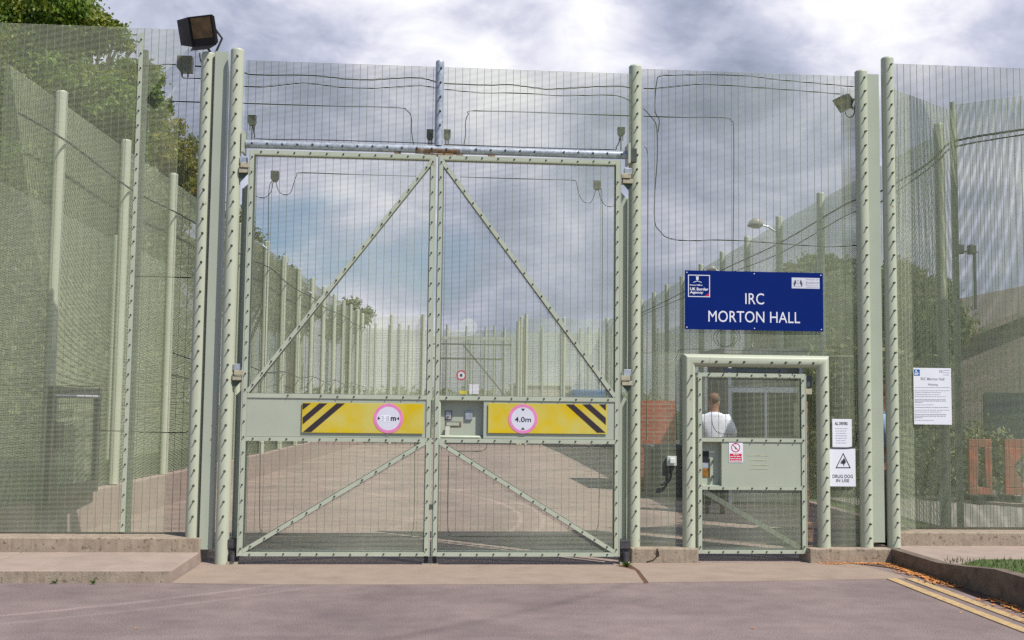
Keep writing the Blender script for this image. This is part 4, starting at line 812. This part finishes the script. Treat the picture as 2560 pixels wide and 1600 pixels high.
# far low building beyond the end
fb = empty('store_building', (3.8, 46, 0), 'low pale store building beyond the far fence', 'building')
MB().box(4.6, 7.2, 44, 50, 0, 2.6).build('wall', mat('pale_render', (.42, .37, .33), .9), fb); MB().box(4.5, 7.3, 43.9, 50.1, 2.6, 2.74).build('roof', mat('pale_roof', (.6, .62, .55), .7), fb); MB().box(4.85, 5.75, 43.95, 43.999, .0, 2.0).build('door', SOLID, fb)
# kiosk seen through the pedestrian gate
YK = 6.9; kx0, kx1 = W(1822, 1000, YK)[0], 6.2
ks = empty('gate_kiosk', ((kx0+kx1)/2, YK, 0), 'small glazed kiosk inside the fence seen through the pedestrian gate', 'kiosk')
b = MB(); b.box(kx0, kx0+.05, YK, YK+.05, 0, 2.5); b.box(kx1-.05, kx1, YK, YK+.05, 0, 2.5); b.box(kx0+.051, kx1-.051, YK, YK+.05, 1.86, 1.95); b.box(kx0+.051, kx1-.051, YK, YK+.05, 2.42, 2.5); b.box((kx0+kx1)/2-.02, (kx0+kx1)/2+.02, YK+.002, YK+.048, .9, 1.86); b.build('frame', mat('kiosk_white', (.62, .64, .68), .5), ks)
MB().box(kx0+.051, kx1-.051, YK+.01, YK+.04, .05, .9).build('lower_panel', SOLID, ks)
MB().box(kx0+.051, kx1-.051, YK+.02, YK+.03, .9, 1.86).build('window', mat('kiosk_glass', (.06, .07, .065), .15), ks)
MB().box(kx0+.0, kx1-.0, YK+.06, YK+1.4, .0, 2.45).build('rear_wall', mat('kiosk_wall', (.2, .21, .17), .8), ks); MB().box(kx0-.1, kx1+.05, YK-.1, YK+1.5, 2.501, 2.6).build('roof', mat('kiosk_roof', (.3, .31, .3), .7), ks)
x0, x1, z0, z1 = pr(1985, 1008, 2004, 1088, YK-.01); MB().box(x0, x1, YK-.012, YK-.002, z0, z1).build('side_notice', mat('kiosk_cream', (.5, .47, .3), .6), ks)
# red barriers beyond the right fence
BY = 7.1
ORG_ = mat('barrier_red', (.36, .13, .08), .45, var=.08)
def barrier(xa_, xb_, label):
    o = empty('plastic_barrier', ((xa_+xb_)/2, BY, 0), label, 'barrier', 'red plastic barriers beyond the right fence'); w_ = xb_-xa_; z0 = .17
    b = MB(); b.box(xa_, xb_, BY, BY+.08, .98, 1.12); b.box(xa_, xb_, BY, BY+.08, z0, .3); b.box(xa_, xa_+.07, BY, BY+.08, .3, .98); b.box(xb_-.07, xb_, BY, BY+.08, .3, .98)
    b.prism([(xa_+.07, .98), (xa_+w_*.42, .98), (xa_+.17, .66), (xa_+w_*.36, .3), (xa_+.07, .3)], BY+.002, BY+.078)
    b.prism([(xb_-.07, .98), (xb_-w_*.30, .98), (xb_-.12, .66), (xb_-w_*.25, .3), (xb_-.07, .3)], BY+.002, BY+.078)
    b.build('panel', ORG_, o, bevel=.01)
    for x in (xa_+.02, xb_-.14): MB().box(x, x+.12, BY-.25, BY+.33, .0, .17).build('foot', mat('black_rubber', (.03, .03, .03), .8), o, bevel=.01)
barrier(W(2423, 1150, BY)[0], W(2480, 1150, BY)[0], 'red plastic road barrier with shaped openings nearest the white notice')
barrier(W(2513, 1150, BY)[0], W(2513, 1150, BY)[0]+.9, 'red plastic road barrier cut off by the right edge of the picture')
struct('edging_strip', MB().flat([(8.6, 7.9), (8.75, 7.9), (11.5, 4.2), (11.3, 4.1)], .0, .08), PAVE)
# lamp mast beyond the right fence
x, z = W(2436, 625, 16); lm = empty('lamp_mast', (x, 16, 0), 'thin mast with two small floodlights beyond the right fence', 'lamp post')
MB().tube([(x, 16, 0), (x, 16, z)], .04, 10).build('pole', mat('mast_dark', (.08, .08, .09), .5), lm); MB().tube([(x-.45, 16, z-.05), (x+.1, 16, z-.05)], .02, 8).build('crossarm', DARK, lm)
for q in (-.42, -.1): MB().box(x+q-.09, x+q+.09, 15.85, 16.05, z-.12, z+.12).build('floodlight_head', DARK, lm, bevel=.02)
# house with brown roof on the right
HY = 12.0
hx0 = W(2300, 1000, HY)[0]; za = W(2415, 832, HY); zb = W(2560, 775, HY); slope = (zb[1]-za[1])/(zb[0]-za[0]); ex = W(2330, 832, HY)[0]; ez = za[1]-(za[0]-ex)*slope
hs = empty('brick_house', (hx0, HY, 0), 'low brown building with a tiled roof verge beyond the right fence', 'building'); ap_ = ex+5.0
b = MB(); b.prism([(ex+.3, 0), (ap_+5, 0), (ap_+5, ez), (ap_, ez+5*slope-.12), (ex+.3, ez+.3*slope-.12)], HY+.3, HY+9); b.build('wall', mat('brown_brick', (.20, .175, .145), .9, var=.15, scale=12, col2=(.12, .1, .08), c2=(.5, .6), c2scale=20), hs)
b = MB(); b.prism([(ex, ez), (ap_, ez+5*slope), (ap_, ez+5*slope-.14), (ex, ez-.14)], HY, HY+9.3); b.prism([(ap_+.001, ez+5*slope), (ap_+5.3, ez), (ap_+5.3, ez-.14), (ap_+.001, ez+5*slope-.14)], HY, HY+9.3); b.build('roof', mat('roof_tile', (.20, .165, .135), .85, var=.2, scale=10), hs)
b = MB(); b.box(ex+1.3, ex+2.5, HY+.27, HY+.299, .9, 2.0); b.build('window', mat('house_glass', (.04, .05, .06), .15), hs); MB().box(ex+1.24, ex+2.56, HY+.24, HY+.298, .82, .899).build('sill', PAVE, hs)

# ------------------------------------------------------------------ trees, hedges
def leaves(name, blobs, n, size, m, parent, thresh=.0):
    C = np.array([b[:3] for b in blobs]); R = np.array([b[3] for b in blobs]); wgt = R**2.2; wgt = wgt/wgt.sum()
    # twig clumps inside each blob, leaves inside each clump
    nc = max(40, n//26); k = RNG.choice(len(R), nc, p=wgt); d = RNG.normal(size=(nc, 3)); d /= np.linalg.norm(d, axis=1)[:, None]
    rr = RNG.uniform(.25, 1, nc)**.45; cc = C[k]+d*(R[k]*rr)[:, None]*np.array([1, 1, .9])
    j = RNG.integers(0, nc, n); cr_ = (R[k]*.17).clip(size*1.5, None)[j]; P = cc[j]+RNG.normal(size=(n, 3))*cr_[:, None]*np.array([1, 1, .7])
    a = RNG.normal(size=(n, 3)); a[:, 2] *= .5; a /= np.linalg.norm(a, axis=1)[:, None]; t = RNG.normal(size=(n, 3)); t -= a*(t*a).sum(1)[:, None]; t /= np.linalg.norm(t, axis=1)[:, None]; bt = np.cross(a, t)
    s_ = size*RNG.uniform(.6, 1.35, n)[:, None]; V = np.stack([P-t*s_, P+bt*s_*.5, P+t*s_, P-bt*s_*.5], 1).reshape(-1, 3)
    if parent is not None: V = V-np.array(ORG[parent.name])
    return np_mesh(name, V, np.arange(4*n).reshape(n, 4), m, parent)
def tree(label, px_blobs, Y, n, size, m, base=None, group='trees beyond the side fences', trunk_r=.18, depth=1.5, zb=.4):
    bl_ = []
    for px, py, rpx in px_blobs:
        X, Z = W(px, py, Y); r = rpx/F_PX*(Y+11.2); bl_.append((X, Y+random.uniform(-1, 1)*depth*.5, Z, r))
        bl_.append((X+random.uniform(-.3, .3)*r, Y+random.uniform(.4, 1)*depth, Z+random.uniform(-.3, .2)*r, r*.9))
    cx_ = base if base is not None else float(np.average([b[0] for b in bl_], weights=[b[3] for b in bl_])); zc_ = float(np.average([b[2] for b in bl_]))
    o = empty('tree', (cx_, Y+depth*.4, zb), label, 'tree', group)
    t = MB(); yb = Y+depth*.4; t.tube([(cx_, yb, zb-.1), (cx_+.08, yb, zb+(zc_-zb)*.4), (cx_-.05, yb, zc_), (cx_, yb, zc_+.6)], [trunk_r*1.3, trunk_r, trunk_r*.7, trunk_r*.3], 12)
    for b_ in bl_[:14]:
        s0 = (cx_, yb, zb+(zc_-zb)*random.uniform(.4, .9)); e0 = b_[:3]; mid = tuple((s0[i]+e0[i])/2+random.uniform(-.15, .15) for i in range(3)); t.tube(catmull([s0, mid, e0], 3), [trunk_r*.35*(1-.12*i) for i in range(7)], 6)
    t.build('trunk', BARK, o, smooth=True); leaves('crown', bl_, n, size, m, o); return o
tree('large dark green broadleaf tree towering behind the left fence', [(20, 60, 130), (100, 10, 110), (170, 40, 75), (215, 70, 45), (262, 66, 30), (300, 80, 14), (60, 190, 130), (150, 215, 95), (240, 215, 70), (310, 175, 48), (345, 205, 40), (362, 165, 22), (300, 262, 62), (352, 250, 40), (200, 320, 95), (80, 340, 120), (285, 345, 60), (330, 300, 30), (375, 232, 22), (20, 450, 120), (150, 440, 90), (250, 430, 60)], 15.0, 130000, .062, LEAFM, base=W(90, 900, 15)[0], trunk_r=.3)
tree('pale bushy tree filling the lower view behind the left side fence', [(60, 520, 110), (150, 480, 100), (250, 480, 90), (330, 450, 60), (390, 520, 50), (100, 640, 110), (240, 620, 110), (350, 620, 90), (430, 640, 60), (440, 540, 40)], 18.5, 50000, .075, LEAFH, trunk_r=.12)
tree('smaller yellowish green tree between the batten and the left post', [(385, 325, 34), (410, 345, 30), (440, 390, 48), (400, 410, 55), (470, 430, 40), (490, 470, 40), (360, 380, 40), (440, 300, 10), (455, 325, 14), (478, 355, 14), (430, 460, 60)], 21.0, 24000, .06, LEAFY, trunk_r=.15)
tree('dense tree rising behind the left side fence at the gate edge', [(600, 620, 55), (560, 560, 60), (640, 660, 50), (670, 670, 22), (690, 660, 12), (620, 720, 60), (560, 700, 80)], 20.0, 16000, .07, LEAFH)
tree('low bushy tree behind the middle of the left side fence', [(700, 690, 36), (740, 735, 36), (770, 770, 34), (720, 780, 50), (715, 662, 14), (690, 780, 50)], 30.0, 12000, .08, LEAFH)
tree('small round tree poking above the far end of the left side fence', [(868, 765, 16), (880, 758, 14), (912, 782, 14), (850, 790, 26), (895, 800, 24), (840, 820, 30)], 46.0, 6000, .09, LEAFH)
tree('leafy tree behind the right side fence above the pedestrian gate', [(1990, 690, 34), (1960, 740, 40), (2060, 660, 40), (2110, 660, 44), (2080, 740, 70), (2140, 760, 70), (2040, 820, 70), (2120, 850, 70), (1980, 830, 60)], 15.0, 22000, .07, LEAFH, zb=.03, trunk_r=.1)
tree('tree behind the white warning notice on the right', [(2250, 690, 50), (2300, 690, 50), (2340, 730, 45), (2270, 790, 70), (2340, 820, 55), (2380, 770, 34), (2300, 900, 70), (2370, 900, 50)], 9.9, 18000, .06, LEAFH, zb=.03, trunk_r=.08)
pass
FP = [(-9+1.25*i, 47.0) for i in range(19)]
side_fence('end_fence', [FP[0], FP[9], FP[18]], 5.6, .0, 1, 'distant mesh fence with many close posts beyond the inner gate', posts=False)
ef = [o for o in bpy.data.objects if o.name.startswith('end_fence')][-1]
ef2 = side_fence('end_fence', [(-3.6, 39.0), (9.5, 39.0)], 5.0, .0, 1, 'intermediate mesh fence with slim close posts just behind the inner gate', posts=False)
for i in range(16): MB().tube([(-3.5+.87*i, 38.98, 0), (-3.5+.87*i, 38.98, 5.15)], .05, 12).build('post', GREEN, ef2, smooth=True)
for fx, fy in FP: MB().tube([(fx, fy, 0), (fx, fy, 5.8)], .07, 12).build('post', GREEN, ef, smooth=True)
def hedge(label, x0, x1, y0, y1, z0, z1, n, size, m=LEAFH):
    P = np.stack([RNG.uniform(x0, x1, n), RNG.uniform(y0, y1, n), z0+(z1-z0)*RNG.uniform(0, 1, n)**.8], 1); P += RNG.normal(size=(n, 3))*.15
    P[:, 2] *= 1+.10*np.sin(P[:, 1]*1.7+P[:, 0]*2.3); P[:, 2] = P[:, 2].clip(z0, None)
    a = RNG.normal(size=(n, 3)); a /= np.linalg.norm(a, axis=1)[:, None]; t = RNG.normal(size=(n, 3)); t -= a*(t*a).sum(1)[:, None]; t /= np.linalg.norm(t, axis=1)[:, None]; bt = np.cross(a, t)
    s_ = size*RNG.uniform(.6, 1.4, n)[:, None]; V = np.stack([P-t*s_, P+bt*s_*.5, P+t*s_, P-bt*s_*.5], 1).reshape(-1, 3)
    return tag(np_mesh('hedge', V, np.arange(4*n).reshape(n, 4), m), label, 'hedge', 'hedges beyond the side fences')
hedge('tall leafy hedge along the outside of the left side fence', -10.8, -8.4, 1.0, 30, .4, 5.2, 60000, .10)
hedge('hedge along the outside of the right side fence beneath the trees', 7.6, 9.4, 8.5, 11.8, .03, 2.6, 14000, .07)
hedge('distant hedge closing the view beyond the far inner gate', -8, 16, 62, 66, 0, 2.3, 12000, .2)
hedge('low planting between the right side fence and the red barriers', 7.2, 10.6, 8.0, 9.4, .03, 1.1, 9000, .06)

# grass on the verge, weeds, litter
n = 9000; x = RNG.uniform(4.92, 8.5, n); y = RNG.uniform(-5, -.66, n); keep = (x-4.9 > (-.62-y)*-1) | (y < -1.02) | ((x > 5.35)); x, y = x[keep], y[keep]; n = len(x)
h = RNG.uniform(.02, .06, n); a = RNG.uniform(0, 6.28, n); dx, dy = np.cos(a)*.004, np.sin(a)*.004; lean = RNG.normal(size=(n, 2))*.012
V = np.stack([np.stack([x-dx, y-dy, np.full(n, .149)], 1), np.stack([x+dx, y+dy, np.full(n, .149)], 1), np.stack([x+lean[:, 0], y+lean[:, 1], .15+h], 1)], 1).reshape(-1, 3)
tag(np_mesh('grass', V, np.arange(3*n).reshape(n, 3), GRASS), 'short green grass on the verge behind the dark kerb', 'grass', kind='stuff')
def litter(n, fx, fy, z, s0, s1):
    V = []; F_ = []
    for i in range(n):
        X, Y = fx(), fy(); X = X(Y) if callable(X) else X; s_ = random.uniform(s0, s1); a = random.uniform(0, 6.28); c_, d_ = math.cos(a), math.sin(a); k = len(V)
        for u, v, w_ in ((-1, 0, random.uniform(0, .6)), (0, -.5, .1), (1, 0, random.uniform(0, .9)), (0, .5, .15)): V.append((X+(u*c_-v*d_)*s_, Y+(u*d_+v*c_)*s_, z+.002+w_*s_*.6))
        F_.append((k, k+1, k+2, k+3))
    return V, F_
V1, F1 = litter(760, lambda: (lambda Y: 4.775-abs(random.gauss(0, .075+.05*max(0, -Y-1.9)))), lambda: random.choice([random.uniform(.05, -1.4), random.uniform(-.3, -1.2), random.uniform(-2.0, -3.6)]), .008, .014, .034)
V2, F2 = litter(260, lambda: random.uniform(4.0, 4.76), lambda: .14-abs(random.gauss(0, .05)), .006, .010, .024)
k = len(V1); me = bpy.data.meshes.new('leaf_litter'); me.from_pydata(V1+V2, [], F1+[tuple(i+k for i in f) for f in F2]); me.materials.append(DRYL)
tag(link('leaf_litter', me), 'orange brown dead leaves gathered along the foot of the dark kerb', 'leaves', kind='stuff')
struct('gutter_dirt', MB().flat([(4.79, .14), (4.3, .145), (4.45, .06), (4.62, -.2), (4.68, -.8), (4.66, -3.6), (4.79, -3.6)], .0, .0075), mat('gutter_soil', (.11, .065, .045), .95, var=.4, scale=40))
for px, py, lb in ((340, 1573, 'small orange leaf lying alone on the tarmac at the lower left'), (1881, 1572, 'small brown leaf lying alone on the tarmac in front of the pedestrian gate'), (2401, 1533, 'small tan leaf lying on the outer yellow line')):
    X, Y = GZ(px, py, 0); v, f = [(X-.02, Y, .004), (X, Y-.01, .006), (X+.022, Y+.004, .014), (X+.002, Y+.012, .008)], [(0, 1, 2, 3)]
    me = bpy.data.meshes.new('fallen_leaf'); me.from_pydata(v, [], f); me.materials.append(DRYL); tag(link('fallen_leaf', me), lb, 'leaf', 'single fallen leaves')
def weed(px, py, zb_, label, s_=.05, k_=16):
    X, Y = GZ(px, py, zb_); b = MB()
    for i in range(k_):
        a = random.uniform(0, 6.28); e = random.uniform(.3, 1.1); d = Vector((math.cos(a)*math.cos(e), -abs(math.sin(a)*math.cos(e)), math.sin(e))); s = d.cross(Vector((0, 0, 1))).normalized()*s_*.14; p = Vector((X, Y-.004, zb_+.002))
        b.quad(p, p+d*s_*.5-s, p+d*s_*random.uniform(.8, 1.2), p+d*s_*.5+s, .0008)
    tag(b.build('weed', mat('weed_green', (.10, .19, .03), .6)), label, 'weed', 'weeds growing in the joints')
weed(138, 1459, 0, 'left of two small green weeds at the foot of the raised pavement'); weed(233, 1460, 0, 'right of two small green weeds at the foot of the raised pavement'); weed(1565, 1417, 0, 'low green weed beside the cracked plinth', .08, 26)

# ------------------------------------------------------------------ people
SKIN = mat('skin', (.42, .2, .13), .55, var=.05); SHIRT = mat('white_shirt', (.80, .82, .88), .7, var=.05, scale=12, bump=.4, bscale=14); SHIRTB = mat('pale_blue_shirt', (.30, .40, .58), .7, var=.05)
TROUS = mat('dark_trousers', (.02, .022, .03), .8); HAIR = mat('grey_brown_hair', (.22, .12, .075), .8); SHOE = mat('black_shoes', (.015, .015, .015), .4)
def skinned(name, V, E, R, m, parent, sub=2):
    me = bpy.data.meshes.new(name); o0 = ORG[parent.name]; me.from_pydata([tuple(Vector(v)-Vector((0, 0, 0))) for v in V], E, []); o = bpy.data.objects.new(name, me); COL.objects.link(o)
    sm = o.modifiers.new('skin', 'SKIN'); sm.use_smooth_shade = True
    for i, r in enumerate(R): me.skin_vertices[0].data[i].radius = (r if isinstance(r, tuple) else (r, r))
    me.skin_vertices[0].data[0].use_root = True
    ss = o.modifiers.new('sub', 'SUBSURF'); ss.levels = sub; ss.render_levels = sub
    dg = bpy.context.evaluated_depsgraph_get(); dg.update(); m2 = bpy.data.meshes.new_from_object(o.evaluated_get(dg)); bpy.data.objects.remove(o)
    m2.materials.clear(); m2.materials.append(m); m2.name = name; ob = link(name, m2, parent); return ob
def person(x, y, ang, label, shirt, h=1.8, bend=1.0):
    o = empty('person', (x, y, 0), label, 'person'); k = h/1.8
    V = [(0, 0, .95), (0, 0, 1.15), (0, .0, 1.38), (0, 0, 1.5), (0, .01, 1.6), (0, .02, 1.68), (0, .015, 1.76)]; R = [(.13, .09), (.12, .08), (.13, .09), .06, .07, (.098, .115), (.085, .10)]; E = [(0, 1), (1, 2), (2, 3), (3, 4), (4, 5), (5, 6)]
    for s_ in (-1, 1):
        i = len(V); V += [(s_*.19, 0, 1.44), (s_*.25, -.02, 1.16), (s_*(.23), .2*bend, 1.10-.1*(1-bend)), (s_*.2, .28*bend, 1.1)]; R += [.058, .045, .033, (.04, .022)]; E += [(2, i), (i, i+1), (i+1, i+2), (i+2, i+3)]
        for f in range(4): j = len(V); V += [(s_*(.175+.017*f), .33*bend, 1.1), (s_*(.175+.017*f), .37*bend+(.01 if f in (1, 2) else 0), 1.08)]; R += [.009, .007]; E += [(i+3, j), (j, j+1)]
        j = len(V); V += [(s_*.165, .30*bend, 1.12), (s_*.15, .33*bend, 1.12)]; R += [.011, .009]; E += [(i+3, j), (j, j+1)]
        i = len(V); V += [(s_*.095, 0, .88), (s_*.11, .01, .5), (s_*.115, -.01, .1), (s_*.12, .1, .05)]; R += [.07, .05, .04, .035]; E += [(0, i), (i, i+1), (i+1, i+2), (i+2, i+3)]
    V.append((0, .115, 1.655)); R.append(.018); E.append((5, len(V)-1))
    for s_ in (-1, 1): V.append((s_*.085, .01, 1.665)); R.append(.018); E.append((5, len(V)-1))
    obs = [skinned('body', V, E, R, SKIN, o)]
    V = [(0, 0, .98), (0, 0, 1.15), (0, 0, 1.38), (0, 0, 1.49)]; R = [(.21, .16), (.215, .16), (.245, .165), (.10, .10), (.085, .085)]; V.append((0, .005, 1.545)); V[2] = (0, 0, 1.33); V[3] = (0, 0, 1.46); R[3] = (.15, .12); E = [(0, 1), (1, 2), (2, 3), (3, 4)]
    for s_ in (-1, 1): i = len(V); V += [(s_*.2, 0, 1.43), (s_*.25, -.02, 1.28), (s_*.265, -.01, 1.12)]; R += [.11, .10, .095]; E += [(2, i), (i, i+1), (i+1, i+2)]
    obs.append(skinned('shirt', V, E, R, shirt, o))
    V = [(0, 0, .98), (0, 0, .9)]; R = [(.2, .15), (.2, .15)]; E = [(0, 1)]
    for s_ in (-1, 1): i = len(V); V += [(s_*.1, 0, .8), (s_*.112, .01, .5), (s_*.118, -.01, .1)]; R += [.13, .11, .095]; E += [(1, i), (i, i+1), (i+1, i+2)]
    obs.append(skinned('trousers', V, E, R, TROUS, o))
    for s_ in (-1, 1): obs.append(skinned('shoe', [(s_*.118, -.05, .05), (s_*.12, .06, .045), (s_*.125, .17, .035)], [(0, 1), (1, 2)], [.048, .05, .036], SHOE, o, 1))
    obs.append(skinned('hair', [(0, -.03, 1.66), (0, -.015, 1.76), (0, .06, 1.80)], [(0, 1), (1, 2)], [(.115, .11), (.105, .115), (.06, .05)], HAIR, o, 1))
    for ob in obs: ob.scale = (k, k, k)
    o.rotation_euler = (0, 0, ang); return o
x, yy = GZ(1786, 1285, 0)
person(x, yy, math.radians(-12), 'person in a white shirt standing with their back turned behind the pedestrian gate', SHIRT, 1.8)
person(W(2208, 1000, .8)[0]-.03, .80, math.radians(85), 'person in a pale blue shirt and dark trousers glimpsed between the two right posts', SHIRTB, 1.86, bend=.5)
